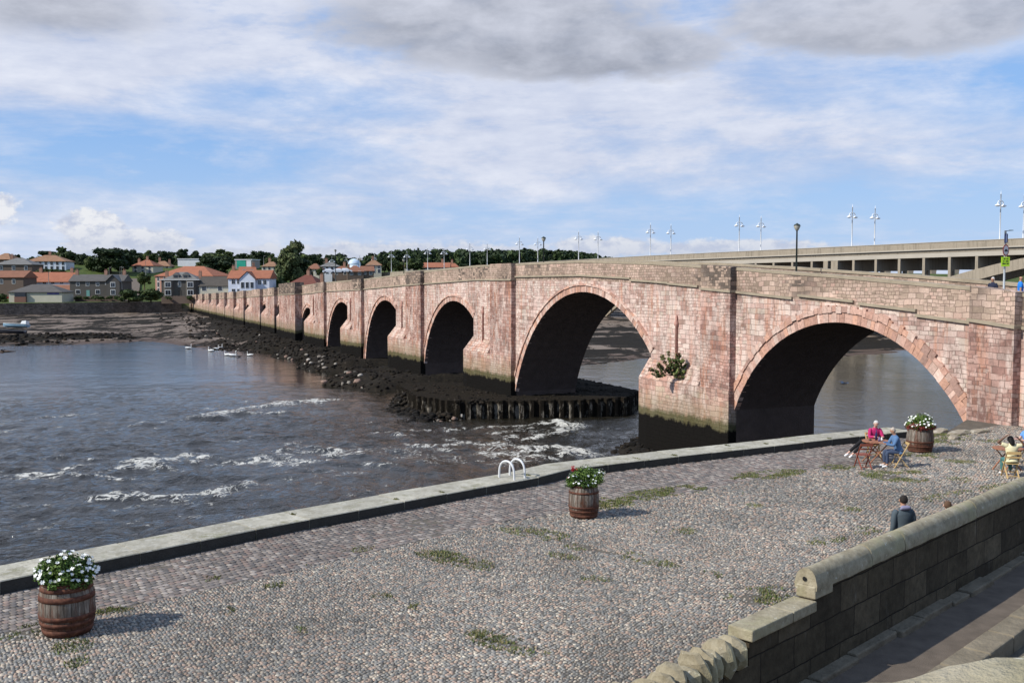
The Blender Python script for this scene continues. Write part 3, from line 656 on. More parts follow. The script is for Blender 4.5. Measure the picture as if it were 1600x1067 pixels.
# kerb of long pale slabs
mb = MB(); r = random.Random(11)
for i in range(len(KI) - 1):
    L = (KI[i + 1] - KI[i]).length; n = max(1, round(L / 1.5)); cuts = [j / n for j in range(n + 1)]
    for j in range(n):
        g0 = cuts[j] + .012 / L; g1 = cuts[j + 1] - .012 / L; e = r.uniform(-.012, .012); zz = ZQ + .27 + r.uniform(-.008, .008)
        a = KI[i].lerp(KI[i + 1], g0); b = KI[i].lerp(KI[i + 1], g1); c = KO[i].lerp(KO[i + 1], g1); d = KO[i].lerp(KO[i + 1], g0)
        nn = (c - b).normalized() * (e + .03); q_ = r.uniform(.88, 1.1); mb.cur = (.40 * q_, .375 * q_, .305 * q_)
        ins = .018
        ai, bi = a + (d - a).normalized() * ins, b + (c - b).normalized() * ins
        vs = [(a.x, a.y, ZQ - .1), (b.x, b.y, ZQ - .1), (c.x + nn.x, c.y + nn.y, ZQ - .35), (d.x + nn.x, d.y + nn.y, ZQ - .35),
              (a.x, a.y, zz - .02), (b.x, b.y, zz - .02), (c.x + nn.x, c.y + nn.y, zz), (d.x + nn.x, d.y + nn.y, zz), (ai.x, ai.y, zz), (bi.x, bi.y, zz)]
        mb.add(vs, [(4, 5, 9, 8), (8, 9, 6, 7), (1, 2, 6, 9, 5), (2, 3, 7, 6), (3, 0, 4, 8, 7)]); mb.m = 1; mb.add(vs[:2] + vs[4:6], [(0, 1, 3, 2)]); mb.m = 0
M['kerbface'] = simple('kerb_stone_painted_shade', (.045, .042, .036), .9, .3, 3, .02)  # inner kerb face: its shade is painted in as a darker stone colour
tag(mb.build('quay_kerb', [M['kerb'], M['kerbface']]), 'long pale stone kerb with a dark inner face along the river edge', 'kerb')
# broken edging stones by the bridge foot
def rock_me(seed, sx, sy, sz, col=(.3, .27, .2), rough=.25, sub=2, m=None, flat=True):
    me = bpy.data.meshes.new('rock'); import bmesh
    bm = bmesh.new(); bmesh.ops.create_icosphere(bm, subdivisions=sub, radius=1)
    for v in bm.verts:
        p = v.co.copy(); mxx = max(abs(p.x), abs(p.y), abs(p.z)); p = p * (.55 + .45 / mxx * .95) if flat else p
        p *= 1 + rough * (mnoise.noise(p * 1.4 + Vector((seed * 3.1, 0, 0))) ) + rough * .4 * mnoise.noise(p * 3.5 + Vector((seed, 5, 0)))
        v.co = Vector((p.x * sx, p.y * sy, p.z * sz))
    bm.to_mesh(me); bm.free()
    a = me.color_attributes.new('col', 'FLOAT_COLOR', 'POINT'); a.data.foreach_set('color', [*col, 1] * len(me.vertices))
    me.materials.append(m or M['kerb']); return me
for i, (x, y, sx, sy, rz) in enumerate([(1467, 675, .7, .4, .2), (1500, 678, .9, .35, .1), (1530, 676, .75, .3, .05), (1490, 686, .5, .25, .5)]):
    o = link(rock_me(i + 3, sx * .8, sy * .8, .11, (.34, .29, .22)), 'edging_stone'); o.location = (*ground(x, y)[:2], ZQ + .05); o.rotation_euler = (0, 0, rz + .5)
    tag(o, ['rounded edging stone just right of the tub at the kerb end', 'long low stone at the quay edge nearest the foot of the arch', 'weathered low stone lying against the foot of the bridge wall', 'small broken stone set in weeds before the quay edge'][i], 'stone', 'loose stones at the end of the kerb')

# small weeds rooted in the kerb joints
rg = np.random.default_rng(41); VV = []; CC = []
for i in range(len(KI) - 1):
    L = (KI[i + 1] - KI[i]).length; n = max(1, round(L / 1.5))
    for j in range(n):
        if rg.random() < .45: continue
        t0_ = j / n; q0 = rg.random() * .7; q1 = q0 + rg.uniform(.08, .3); m_ = 60
        for _ in range(m_):
            q_ = rg.uniform(q0, q1); p = KI[i].lerp(KI[i + 1], t0_).lerp(KO[i].lerp(KO[i + 1], t0_), q_); x = p.x + rg.normal(0, .03); y = p.y + rg.normal(0, .03); a = rg.random() * 6.28; h = rg.uniform(.01, .05)
            VV.append([(x - .015 * math.cos(a), y - .015 * math.sin(a), ZQ + .268), (x + .015 * math.cos(a), y + .015 * math.sin(a), ZQ + .268), (x + rg.normal(0, .02), y + rg.normal(0, .02), ZQ + .268 + h)]); CC += [[(.10, .12, .035), (.17, .15, .06)][rg.integers(0, 2)]] * 3
me = mesh_np('kerb_weeds', np.array(VV), None, np.arange(len(VV) * 3).reshape(-1, 3), col=np.array(CC), mats=[M['leaf']]); tag(link(me, 'kerb_weeds'), 'thin weeds and moss in the joints on top of the pale kerb', 'weeds', kind='stuff')

# sett strip against the kerb
SB = [(-300, 1050), (0, 992), (400, 905), (780, 817), (905, 798), (1090, 768), (1240, 736), (1330, 729), (1400, 722)]
SBW = [ground(x, y)[:2] for x, y in SB]
kpoly = [tuple(p) for p in KI]
sett_poly = kpoly + SBW[::-1]
SLAB = [ground(x, y)[:2] for x, y in [(1296, 722), (1440, 716), (1412, 690), (1330, 700), (1300, 706)]]
tdir = (KI[3] - KI[2]).normalized(); nrm_ = Vector((-tdir.y, tdir.x))
def frame(kx, ky): return tdir.x * kx + nrm_.x * ky, tdir.y * kx + nrm_.y * ky
def sett_fill(poly, du, dv, cols, seed, nm, dirv, h=.02, z=ZQ):
    rg = np.random.default_rng(seed); P = np.array(poly); tx, ty = dirv; nx, ny = -ty, tx
    U = P @ np.array([tx, ty]); V = P @ np.array([nx, ny])
    us = np.arange(U.min(), U.max(), du); vs_ = np.arange(V.min(), V.max(), dv)
    uu, vv = np.meshgrid(us, vs_, indexing='xy'); row = np.arange(len(vs_))[:, None]
    uu = uu + (row % 2) * du * .5 + rg.uniform(-.1, .1, (len(vs_), 1)) * du + rg.normal(0, .05, uu.shape) * du
    cx = uu * tx + vv * nx; cy = uu * ty + vv * ny
    m_ = inpoly(cx, cy, poly); cx, cy = cx[m_], cy[m_]; n = len(cx)
    hu = du * rg.uniform(.40, .47, n); hv = dv * rg.uniform(.39, .46, n); rot = rg.normal(0, .045, n)
    c_, s_ = np.cos(rot), np.sin(rot)
    ax = (tx * c_ - ty * s_); ay = (ty * c_ + tx * s_); bx2 = -ay; by2 = ax
    hz = z + h * rg.uniform(.5, 1.2, n) + (fbm(cx * .5, cy * .5, 14, 3) - .5) * .05; V3 = np.zeros((n, 12, 3))
    for k, (a, b, s, zz) in enumerate([(-1, -1, 1, 0), (1, -1, 1, 0), (1, 1, 1, 0), (-1, 1, 1, 0), (-1, -1, .97, .7), (1, -1, .97, .7), (1, 1, .97, .7), (-1, 1, .97, .7), (-1, -1, .72, 1), (1, -1, .72, 1), (1, 1, .72, 1), (-1, 1, .72, 1)]):
        V3[:, k, 0] = cx + (ax * hu * a + bx2 * hv * b) * s; V3[:, k, 1] = cy + (ay * hu * a + by2 * hv * b) * s
        V3[:, k, 2] = (z - .004) * (1 - zz) + hz * zz + (rg.normal(0, .002, n) if zz == 1 else 0)
    F = np.array([(0, 1, 5, 4), (1, 2, 6, 5), (2, 3, 7, 6), (3, 0, 4, 7), (4, 5, 9, 8), (5, 6, 10, 9), (6, 7, 11, 10), (7, 4, 8, 11), (8, 9, 10, 11)])
    Q = (F[None] + (np.arange(n) * 12)[:, None, None]).reshape(-1, 4)
    pal = np.array(cols); ci = pal[rg.integers(0, len(pal), n)] * rg.uniform(.8, 1.2, (n, 1))
    big = fbm(cx * .35, cy * .35, seed, 4); ci = ci * (0.62 + .66 * big)[:, None]
    me = mesh_np(nm, V3, Q, col=np.repeat(ci, 12, 0), smooth=False, mats=[M['sett']]); return link(me, nm)
o = sett_fill(sett_poly, .125, .165, [(.145, .122, .108), (.18, .152, .132), (.215, .182, .158), (.12, .108, .10), (.27, .235, .205), (.195, .145, .122)], 4, 'sett_paving', (tdir.x, tdir.y)); tag(o, kind='structure')

# flagged seating area
mb = MB(); mb.add([(x, y, ZQ + .012) for x, y in SLAB], [tuple(range(len(SLAB)))]); 
me_o = mb.build('flagstone_patch', M['slab']); tag(me_o, kind='structure')

# cobbles : every stone modelled
W0 = Vector((4.38, 15.0)); WD = Vector((.694, .72)).normalized()       # crest of the retaining wall
wl = [W0 + WD * t for t in (-14, 40)]
CP = SBW + [ground(1424, 690)[:2], xy(47.5, .3), xy(38, .3), tuple(wl[1] + Vector((-.3, .4))), tuple(wl[0] + Vector((-.3, .1))), (-9, 8)]
GR = [  # grass in the joints: px ellipse centre, radii, tilt(px dy per px dx), density
    (715, 876, 50, 6, .22, 1), (700, 868, 20, 4, .2, .7), (835, 833, 40, 5, .14, .9), (895, 850, 40, 4, .2, .9), (960, 866, 75, 5, .2, .8), (600, 935, 16, 6, .1, .6), (655, 950, 14, 5, .1, .6), (480, 982, 16, 6, .1, .8),
    (790, 1005, 48, 9, .28, 1), (765, 995, 20, 5, .2, .6), (1195, 935, 42, 12, -.15, 1), (1225, 925, 25, 6, -.1, 1), (1055, 832, 25, 4, -.1, .7), (1005, 775, 75, 5, -.16, 1.3), (1060, 768, 30, 4, -.15, 1), (955, 789, 25, 5, -.1, 1.3),
    (1200, 742, 42, 4, -.12, 1.3), (1170, 748, 18, 3, 0, 1), (1310, 731, 22, 3.5, .05, 1.2), (1395, 745, 38, 6, .15, 1.4), (1425, 738, 12, 3, 0, 1), (1330, 797, 12, 3, 0, .8), (190, 950, 18, 6, -.15, 1), (160, 957, 12, 4, 0, .8), (50, 985, 22, 8, -.2, 1), (18, 1000, 15, 6, 0, .8), (115, 1010, 25, 9, 0, .8), (120, 1035, 12, 8, 0, .5), (330, 905, 10, 5, 0, .6), (350, 955, 14, 5, 0, .7), (490, 888, 18, 4, -.15, .8), (1140, 772, 16, 3, 0, .5), (1440, 712, 24, 4, .05, 1), (1500, 722, 18, 3, 0, .9), (1560, 762, 20, 3, -.2, .6), (1480, 775, 25, 3, -.25, .6), (1500, 750, 14, 3, 0, .5), (1180, 790, 10, 3, 0, .6), (1290, 845, 20, 4, -.2, .6), (1350, 830, 14, 4, -.2, .6), (430, 915, 14, 3, -.2, .5), (1100, 898, 24, 4, .1, .5), (930, 905, 20, 3, .1, .4), (1490, 683, 22, 4, 0, 1.2), (1540, 688, 16, 3, 0, .9), (1470, 690, 20, 4, 0, 1.1), (880, 870, 20, 3, .2, .5), (560, 860, 18, 3, -.2, .5)]
GW = []
for x, y, rx, ry, t, dn in GR:
    c = ground(x, y); e = ground(x + rx, y + rx * t); f = ground(x, y - ry)
    GW.append((c[0], c[1], (e[0] - c[0], e[1] - c[1]), abs(f[1] - c[1]), dn))
def grassy(x, y):
    r_ = np.zeros_like(x)
    for cx, cy, (ex, ey), hy, dn in GW:
        L = math.hypot(ex, ey); ux, uy = ex / L, ey / L
        a_ = ((x - cx) * ux + (y - cy) * uy) / L; b_ = (-(x - cx) * uy + (y - cy) * ux) / hy
        r_ = np.maximum(r_, dn * np.exp(-(a_ ** 4 + b_ ** 2)))
    return r_
def cobble_fill(poly, sp, seed, ylo, yhi):
    rg = np.random.default_rng(seed); P = np.array(poly)
    xs_ = np.arange(P[:, 0].min(), min(P[:, 0].max(), 34), sp * 1.12); ys_ = np.arange(max(P[:, 1].min(), ylo), min(P[:, 1].max(), yhi), sp * .92)
    gx, gy = np.meshgrid(xs_, ys_); gx = gx + (np.arange(len(ys_))[:, None] % 2) * sp * .56
    gx = gx + rg.uniform(-.26, .26, gx.shape) * sp; gy = gy + rg.uniform(-.24, .24, gy.shape) * sp
    gx = gx.ravel(); gy = gy.ravel()
    k = inpoly(gx, gy, poly) & (np.abs(gx) < gy * .56 + 1.5) & ~inpoly(gx, gy, SLAB)
    gx, gy = gx[k], gy[k]; gm = grassy(gx, gy); nz = fbm(gx * .9, gy * .9, 88, 3)
    k = (gm * (.2 + 1.3 * nz) < .66) | (rg.random(len(gx)) < .25); gx, gy = gx[k], gy[k]; n = len(gx)
    szf = rg.uniform(.78, 1.18, n) * (.8 + .4 * fbm(gx * .6, gy * .6, 3, 3)); ra = sp * szf * rg.uniform(.47, .68, n); rb = sp * szf * rg.uniform(.36, .50, n); th = rg.normal(.15, .5, n); h = rg.uniform(.55, 1.0, n) * sp * .34
    base = fbm(gx * .25, gy * .25, 5, 4); 
    c_, s_ = np.cos(th), np.sin(th); K = 5; V3 = np.zeros((n, 2 * K + 1, 3)); tilt = rg.normal(0, .12, (n, 2))
    for i in range(K):
        a_ = 2 * math.pi * i / K + .3; wob = rg.uniform(.86, 1.1, n); ux, uy = math.cos(a_) * wob, math.sin(a_) * wob
        for ringi, (rr_, hh_) in enumerate(((1.0, -.15), (.66, .78))):
            lx, ly = ux * ra * rr_, uy * rb * rr_
            V3[:, ringi * K + i, 0] = gx + lx * c_ - ly * s_; V3[:, ringi * K + i, 1] = gy + lx * s_ + ly * c_
            V3[:, ringi * K + i, 2] = ZQ + .004 + h * hh_ + (tilt[:, 0] * lx + tilt[:, 1] * ly) * (ringi)
    V3[:, 2 * K, 0] = gx; V3[:, 2 * K, 1] = gy; V3[:, 2 * K, 2] = ZQ + .004 + h
    off = (np.arange(n) * (2 * K + 1))[:, None, None]
    Q = (np.array([(i, (i + 1) % K, K + (i + 1) % K, K + i) for i in range(K)])[None] + off).reshape(-1, 4)
    T = (np.array([(K + i, K + (i + 1) % K, 2 * K) for i in range(K)])[None] + off).reshape(-1, 3)
    pal = np.array([(.135, .138, .132), (.178, .180, .170), (.225, .215, .198), (.29, .208, .162), (.34, .25, .195), (.37, .315, .25), (.075, .073, .070), (.47, .425, .35), (.25, .218, .182), (.185, .16, .138)])
    pr_ = np.array([.16, .17, .15, .11, .09, .09, .07, .035, .07, .055]); pr_ /= pr_.sum()
    ci = pal[rg.choice(len(pal), n, p=pr_)] * np.array([.97, .955, .93]) * rg.uniform(.85, 1.2, (n, 1)); ci = ci * .84 + ci.mean(0) * .16; st_ = fbm(gx * .7 + 3, gy * .5, 91, 5); ci = ci * ((.70 + .80 * base) * (1 - .16 * sstep(.54, .68, st_)))[:, None]
    return V3, Q, T, np.repeat(ci, 2 * K + 1, 0)
V_, Q_, T_, C_ = [], [], [], []; base_i = 0
for sp_, lo, hi in ((.067, 8, 25), (.088, 25, 48)):
    a1, b1_, c1_, d1 = cobble_fill(CP, sp_, int(lo), lo, hi)
    V_.append(a1.reshape(-1, 3)); Q_.append(b1_ + base_i); T_.append(c1_ + base_i); C_.append(d1); base_i += a1.shape[0] * a1.shape[1]
me = mesh_np('cobbles', np.concatenate(V_), np.concatenate(Q_), np.concatenate(T_), col=np.concatenate(C_), smooth=True, mats=[M['cobble']])
tag(link(me, 'cobble_paving'), kind='structure'); print('cobble verts', base_i)
# grass blades in the joints
rg = np.random.default_rng(12); bl = []
for cx, cy, (ex, ey), hy, dn in GW:
    L = math.hypot(ex, ey); area = L * hy * 3.14; n = int(min(9000, 1500 * area * dn)) + 90
    r_ = np.sqrt(rg.random(n)) * 1.35; t_ = rg.random(n) * 6.283; ux, uy = ex / L, ey / L
    a_ = r_ * np.cos(t_) * L; b_ = r_ * np.sin(t_) * hy
    bl.append(np.stack([cx + a_ * ux - b_ * uy, cy + a_ * uy + b_ * ux], -1))
bl = np.concatenate(bl); keep = fbm(bl[:, 0] * 1.6, bl[:, 1] * 1.6, 19, 2) * .6 + fbm(bl[:, 0] * 7, bl[:, 1] * 7, 23, 2) * .4 > .50; bl = bl[keep]; n = len(bl)
hh_ = rg.uniform(.025, .075, n); an = rg.random(n) * 6.283; wd_ = rg.uniform(.008, .02, n); ln = rg.normal(0, .03, (n, 2))
V3 = np.zeros((n, 3, 3)); V3[:, 0, 0] = bl[:, 0] - np.cos(an) * wd_; V3[:, 0, 1] = bl[:, 1] - np.sin(an) * wd_; V3[:, 1, 0] = bl[:, 0] + np.cos(an) * wd_; V3[:, 1, 1] = bl[:, 1] + np.sin(an) * wd_
V3[:, 0:2, 2] = ZQ; V3[:, 2, 0] = bl[:, 0] + ln[:, 0]; V3[:, 2, 1] = bl[:, 1] + ln[:, 1]; V3[:, 2, 2] = ZQ + hh_
ci = np.array([(.11, .145, .04), (.16, .165, .06), (.22, .19, .09), (.08, .105, .035)])[rg.integers(0, 4, n)] * rg.uniform(.8, 1.2, (n, 1))
me = mesh_np('grass', V3, None, np.arange(n * 3).reshape(-1, 3), col=np.repeat(ci, 3, 0), mats=[M['leaf']]); tag(link(me, 'grass'), 'short green grass growing in the joints of the cobbles', 'grass', kind='stuff')

# ------------------------------------------------------------------ retaining wall beside the lane
wall = empty('retaining_wall', (W0.x, W0.y, 0), math.atan2(WD.y, WD.x))
tag(wall, 'dark retaining wall with rounded yellowish coping between cobbles and lane', 'wall')
ZL = 4.45; TH = .28
def yo(v): return v
# local x along the wall, local -y faces the lane
mb = MB()
def wseg(x0, x1, z1, y0=-TH / 2 + .03, y1=TH / 2 - .03): mb.box(x0, y0, 3.6, x1, y1, z1)
wseg(0, 45, 5.86); wseg(-1.78, 0, 5.52); wseg(-14, -1.78, 5.15)
mb.build('wall_body', M['darkwall'], wall)
# rounded coping in blocks
mb = MB(); r = random.Random(2); x = 0.0
while x < 45:
    L = r.uniform(1.2, 1.9); x1 = min(x + L - .012, 45); dy = r.uniform(-.008, .008); dz_ = r.uniform(-.01, .008); n = 12
    prof = [(-TH / 2 - .035, 5.80), (-TH / 2 - .045, 5.88)] + [(-math.cos(math.pi * (i + .6) / (n + .2)) * (TH / 2 + .03), 5.92 + math.sin(math.pi * (i + .6) / (n + .2)) * .20) for i in range(n)] + [(TH / 2 + .045, 5.88), (TH / 2 + .035, 5.80)]
    ks = 5; vs = []; fs = []; np_ = len(prof)
    for j in range(ks + 1):
        xx = x + (x1 - x) * j / ks
        for (a, b) in prof:
            w_ = .012 * mnoise.noise(Vector((xx * 2.3, a * 6, b * 6))); vs.append((xx, a * (1 + w_) + dy, b + dz_ + w_ * 1.2))
    for j in range(ks):
        for i in range(np_ - 1): fs.append((j * np_ + i, j * np_ + i + 1, (j + 1) * np_ + i + 1, (j + 1) * np_ + i))
    mb.add(vs, [tuple(reversed(f)) for f in fs], True)
    mb.add(vs[:np_], [tuple(range(np_))]); mb.add(vs[-np_:], [tuple(reversed(range(np_)))])
    x += L
mb.build('rounded_coping', M['cope2'], wall)
# socket hole in the end face, flat coping, shaped end stones
mb = MB(); mb.lathe([(.035, 0), (.03, .02)], 12); 
for i, v in enumerate(mb.v): mb.v[i] = (-v[2] * .0 - .016 - v[2] * .05, v[0] + .02, v[1] + 5.95)
mb.build('socket_hole', simple('black_hole', (.01, .01, .01), .9), wall)
mb = MB(); x = -1.83
while x < -.05:
    x1 = min(x + r.uniform(1.1, 1.5), 0.0)
    mb.box(x, -TH / 2 - .05, 5.5, x1 - .012, TH / 2 + .06, 5.66 + r.uniform(-.006, .006)); x = x1
mb.box(-.012, -TH / 2 - .02, 5.664, .55, TH / 2 + .02, 5.86)
o = mb.build('flat_coping', M['cope2'], wall); bv_ = o.modifiers.new('bevel', 'BEVEL'); bv_.width = .02; bv_.segments = 2
x = -1.9; i = 0
while x > -12:
    sx = r.uniform(.075, .15); hz = r.uniform(.22, .33); me = rock_me(20 + i, sx, TH * .85, hz, (.30, .265, .205), .24, 2, M['cope2'])
    o = link(me, 'cope_stone', wall); o.location = (x - sx, r.uniform(-.03, .03), 5.15 + hz * .45 + max(0, .12 - .02 * i)); o.rotation_euler = (r.uniform(-.15, .15), r.uniform(-.35, .1), r.uniform(-.2, .2)); x -= sx * 1.95; i += 1
# stone plinth at the foot of the wall
M['cope3'] = simple('mossy_brown_stone', (.19, .16, .115), .95, .4, 2.2, .03, spec=.1)
x = -4.0
mb = MB()
while x < 30:
    L = r.uniform(.7, 1.6); mb.box(x, -TH / 2 - r.uniform(.12, .26), 4.2, x + L - .03, -TH / 2 + .05, ZL + r.uniform(.04, .12)); x += L
o = mb.build('plinth_stones', M['cope3'], wall); b_ = o.modifiers.new('bevel', 'BEVEL'); b_.width = .025; b_.segments = 2
# lane
Mw = Matrix.Translation((W0.x, W0.y, 0)) @ Matrix.Rotation(math.atan2(WD.y, WD.x), 4, 'Z')
mb = MB(); mb.add([Mw @ Vector(p) for p in [(-16, -.1, ZL), (46, -.1, ZL), (46, -9, ZL), (-16, -9, ZL)]], [(0, 3, 2, 1)]); tag(mb.build('lane', M['asphalt']), kind='structure')
# low stone edging on the near side of the lane
K0 = Vector(ground(1526, 1022, ZL)[:2]); loc = Mw.inverted() @ Vector((K0.x, K0.y, 0))
mb = MB(); x = -8
while x < 40:
    L = r.uniform(.8, 1.4); mb.box(x, loc.y - .42, 4.2, x + L - .02, loc.y, ZL + .30 + r.uniform(-.02, .02)); x += L
o = mb.build('low_wall', M['cope3'], None); o.matrix_world = Mw; b_ = o.modifiers.new('bevel', 'BEVEL'); b_.width = .03; b_.segments = 2
tag(o, 'low stone edging wall on the near side of the dark lane', 'wall')
mb = MB(); mb.box(-12, loc.y - 8, 3.0, 46, loc.y - .42, ZL + .02); o = mb.build('bank', M['quaybase']); o.matrix_world = Mw; tag(o, kind='structure')
# town wall under the camera with its coping
pw = tag(empty('rampart_parapet', (0, 0, 0), 0), 'rough sandstone parapet top close to the viewer at the bottom right corner', 'wall')
f0 = Vector(at(1375, 1069, 1.62)); f1 = Vector(at(1602, 1018, 1.80)); zt_ = ZC - .66
dd = Vector((f1.x - f0.x, f1.y - f0.y)).normalized(); mid_ = Vector((f0.x, f0.y)); nn = Vector((dd.y, -dd.x))
# intersect the two sight lines with the coping plane
a0 = Vector(ground(1375, 1067, zt_)[:2]); a1 = Vector(ground(1605, 1016, zt_)[:2]); dd = (a1 - a0).normalized(); nn = Vector((dd.y, -dd.x))
vs = []; fs = []; NX, NY = 90, 16
for i in range(NX + 1):
    for j in range(NY + 1):
        t = -3 + 7 * i / NX; e = j / NY; p = a0 + dd * t + nn * (e * .55 - .035)
        edge_ = min(e, 1 - e) * .55; dr = -.022 * max(0, 1 - edge_ / .05) ** 2
        nz = .022 * mnoise.noise(Vector((p.x * 5, p.y * 5, 0))) + .012 * mnoise.noise(Vector((p.x * 17, p.y * 17, 3)))
        joint = -.03 * math.exp(-((t - .9) / .012) ** 2)
        vs.append((p.x + nz * .6, p.y + nz * .6, zt_ + dr + nz + joint))
for i in range(NX):
    for j in range(NY): k = i * (NY + 1) + j; fs.append((k, k + 1, k + NY + 2, k + NY + 1)[::-1])
mb = MB(); mb.add(vs, fs, True)
def side(e, flip):
    for i in range(NX):
        k = i * (NY + 1) + (0 if e == 0 else NY); a = vs[k]; b = vs[k + NY + 1]
        f = (0, 1, 2, 3) if flip else (3, 2, 1, 0); mb.add([a, b, (b[0], b[1], zt_ - .22), (a[0], a[1], zt_ - .22)], [f])
side(0, True); side(1, False); mb.build('coping_stone', M['cope2'], pw)
mb = MB(); pr = [a0 + dd * -3 + nn * .05, a0 + dd * 4 + nn * .05, a0 + dd * 4 + nn * .5, a0 + dd * -3 + nn * .5]
mb.prism([(p.x, p.y) for p in pr], 3.6, zt_ - .2); mb.build('wall_body', M['darkwall'], pw)
mb = MB(); pr = [a0 + dd * -6 + nn * .5, a0 + dd * 8 + nn * .5, a0 + dd * 8 + nn * 6, a0 + dd * -6 + nn * 6]
mb.prism([(p.x, p.y) for p in pr], 3.6, ZC - 1.65); tag(mb.build('rampart_walk', M['asphalt']), kind='structure')
# ------------------------------------------------------------------ concrete road bridge behind
T0 = Vector((84.5, 179.0)); TD = Vector((-.5097, .8603)); TA = math.atan2(TD.y, TD.x); TW = 9.0
rtb = tag(empty('road_bridge', (T0.x, T0.y, 0), TA), 'long pale concrete road bridge on slim columns and arches behind the stone bridge', 'bridge')
# local x away to the left, local y towards the viewer side (left of travel), deck spans y from 0 to -TW
def rz_(t): return float(np.interp(t, [-90, 0, 98, 164, 230, 288, 460], [16.7, 16.25, 15.3, 14.2, 12.6, 11.6, 9.4]))
mb = MB(); mc = MB(); mf = MB(); mp = MB()
ts = list(np.arange(-90, 460.1, 10))
def lstrip(mb, y0, y1, za, zb, ts=ts):
    for a, b in zip(ts[:-1], ts[1:]):
        vs = [(a, y0, rz_(a) + za), (b, y0, rz_(b) + za), (b, y1, rz_(b) + za), (a, y1, rz_(a) + za), (a, y0, rz_(a) + zb), (b, y0, rz_(b) + zb), (b, y1, rz_(b) + zb), (a, y1, rz_(a) + zb)]
        mb.add(vs, [(0, 3, 2, 1), (4, 5, 6, 7), (0, 1, 5, 4), (2, 3, 7, 6)])
lstrip(mb, -TW, 0, -.9, -.35); mb.build('deck', M['conc'], rtb)
mb = MB(); lstrip(mb, .25, .0, -.35, .95); mb.build('parapet', M['conc'], rtb)
mb = MB(); lstrip(mb, -TW, -TW - .25, -.35, .95); mb.build('parapet', M['conc'], rtb)
mb = MB(); lstrip(mb, .38, .25, -.42, -.22); lstrip(mb, .34, .0, .952, 1.06); mb.build('cornice', M['conc2'], rtb)
mb = MB(); lstrip(mb, -.55, -.05, -1.75, -.9); mb.build('edge_beam', M['conc2'], rtb)
mb = MB(); lstrip(mb, -TW + .05, -TW + .55, -1.75, -.9); mb.build('edge_beam', M['conc2'], rtb)
RA = [(-31.4, 68, 16.3), (83.7, 46, 13.9), (175.5, 44, 12.2), (266, 44, 10.3)]
def ribz(t):
    for tc, hs, zc in RA:
        if abs(t - tc) <= hs: return zc - (zc - 1.0) * ((t - tc) / hs) ** 2
    return 0
for y0 in (-.9, -TW + .05):
    for tc, hs, zc in RA:
        mb = MB(); n = 30
        for i in range(n):
            a = tc - hs + 2 * hs * i / n; b = a + 2 * hs / n; 
            za, zb = ribz(a + (.01 if i == 0 else 0)), ribz(b - (.01 if i == n - 1 else 0)); da = 1.6 + 1.4 * ((a - tc) / hs) ** 2; db = 1.6 + 1.4 * ((b - tc) / hs) ** 2
            zt1, zt2 = min(za, rz_(a) - 1.76), min(zb, rz_(b) - 1.76)
            mb.add([(a, y0, za - da), (b, y0, zb - db), (b, y0 + .9, zb - db), (a, y0 + .9, za - da), (a, y0, zt1), (b, y0, zt2), (b, y0 + .9, zt2), (a, y0 + .9, zt1)], [(0, 3, 2, 1), (4, 5, 6, 7), (0, 1, 5, 4), (2, 3, 7, 6)])
        mb.build('arch_rib', M['conc'], rtb)
k = 0
for t in np.arange(-62.0, 320, 5.5):
    top = rz_(t) - 1.752; lo = ribz(t)
    if top - lo < .5: continue
    mb = MB(); mb.box(t - .22, -TW + .61, max(lo, top - 2.3), t + .22, -.61, top - .002); mb.build('cross_beam', M['conc'], rtb)
    for y0 in (-.6, -TW + .1):
        if k >= 96: break
        mb = MB(); mb.box(t - .28, y0, lo - .3, t + .28, y0 + .5, top); mb.build('column', M['conc'], rtb); k += 1
for t in (37.2, 130.6, 221):
    mb = MB(); mb.box(t - 1.9, -TW - .3, -2, t - .7, .15, rz_(t) - 1.76); mb.box(t + .7, -TW - .3, -2, t + 1.9, .15, rz_(t) - 1.76); mb.box(t - 2.6, -TW - 1.5, -2, t + 2.6, 1.2, 2.2)
    mb.build('river_pier', M['conc'], rtb)

# lamp standards : a tall white pole with twin lanterns
def make_lamp():
    r = empty('street_lamp'); r.scale = (1.07, 1.07, 1.07); mb = MB(); mb.tube([(0, 0, 0), (0, 0, 1.2), (0, 0, 8.6)], [.16, .11, .085], 8); mb.lathe([(.2, 0), (.2, .7), (.13, .8)], 8)
    mb.build('pole', M['white'], r)
    for s in (-1, 1):
        mb = MB(); mb.tube([(0, 0, 7.35), (s * .5, 0, 7.55), (s * 1.0, 0, 7.3), (s * 1.12, 0, 6.95)], .075, 6); mb.tube([(0, 0, 6.9), (s * .95, 0, 7.28)], .035, 5); mb.build('lamp_arm', M['white'], r)
        mb = MB(); mb.lathe([(.06, .28), (.14, .2), (.46, .02), (.46, -.06), (.2, -.2), (.02, -.18)], 10, (s * 1.12, 0, 6.75)); mb.build('lamp_head', M['white'], r)
    mb = MB(); mb.lathe([(.05, 0), (.09, .06), (.05, .12), (.03, .5), (.01, .6)], 8, (0, 0, 8.55)); mb.build('finial', M['white'], r)
    return r
lamp0 = make_lamp(); lk = children(lamp0); firstl = True
ORD = ['first', 'second', 'third', 'fourth', 'fifth', 'sixth', 'seventh', 'eighth', 'ninth', 'tenth', 'eleventh', 'twelfth']
for k in range(11):
    Yk = 304600 * (.000587 + .0000915 * k); t = (Yk - T0.y) / TD.y
    for j, off in enumerate((.0, -6.7)):
        p = T0 + TD * t + Vector((-TD.y, TD.x)) * (off - .3)
        o = lamp0 if firstl else copy_tree(lamp0, None, lk); firstl = False
        o.location = (p.x, p.y, rz_(t) - .35); o.rotation_euler = (0, 0, TA + math.pi / 2 + .2)
        tag(o, f"white twin lamp post, {'near' if j == 0 else 'far'} side of concrete bridge, {ORD[k]} from the right", 'lamp post', 'white lamp posts along the concrete bridge')
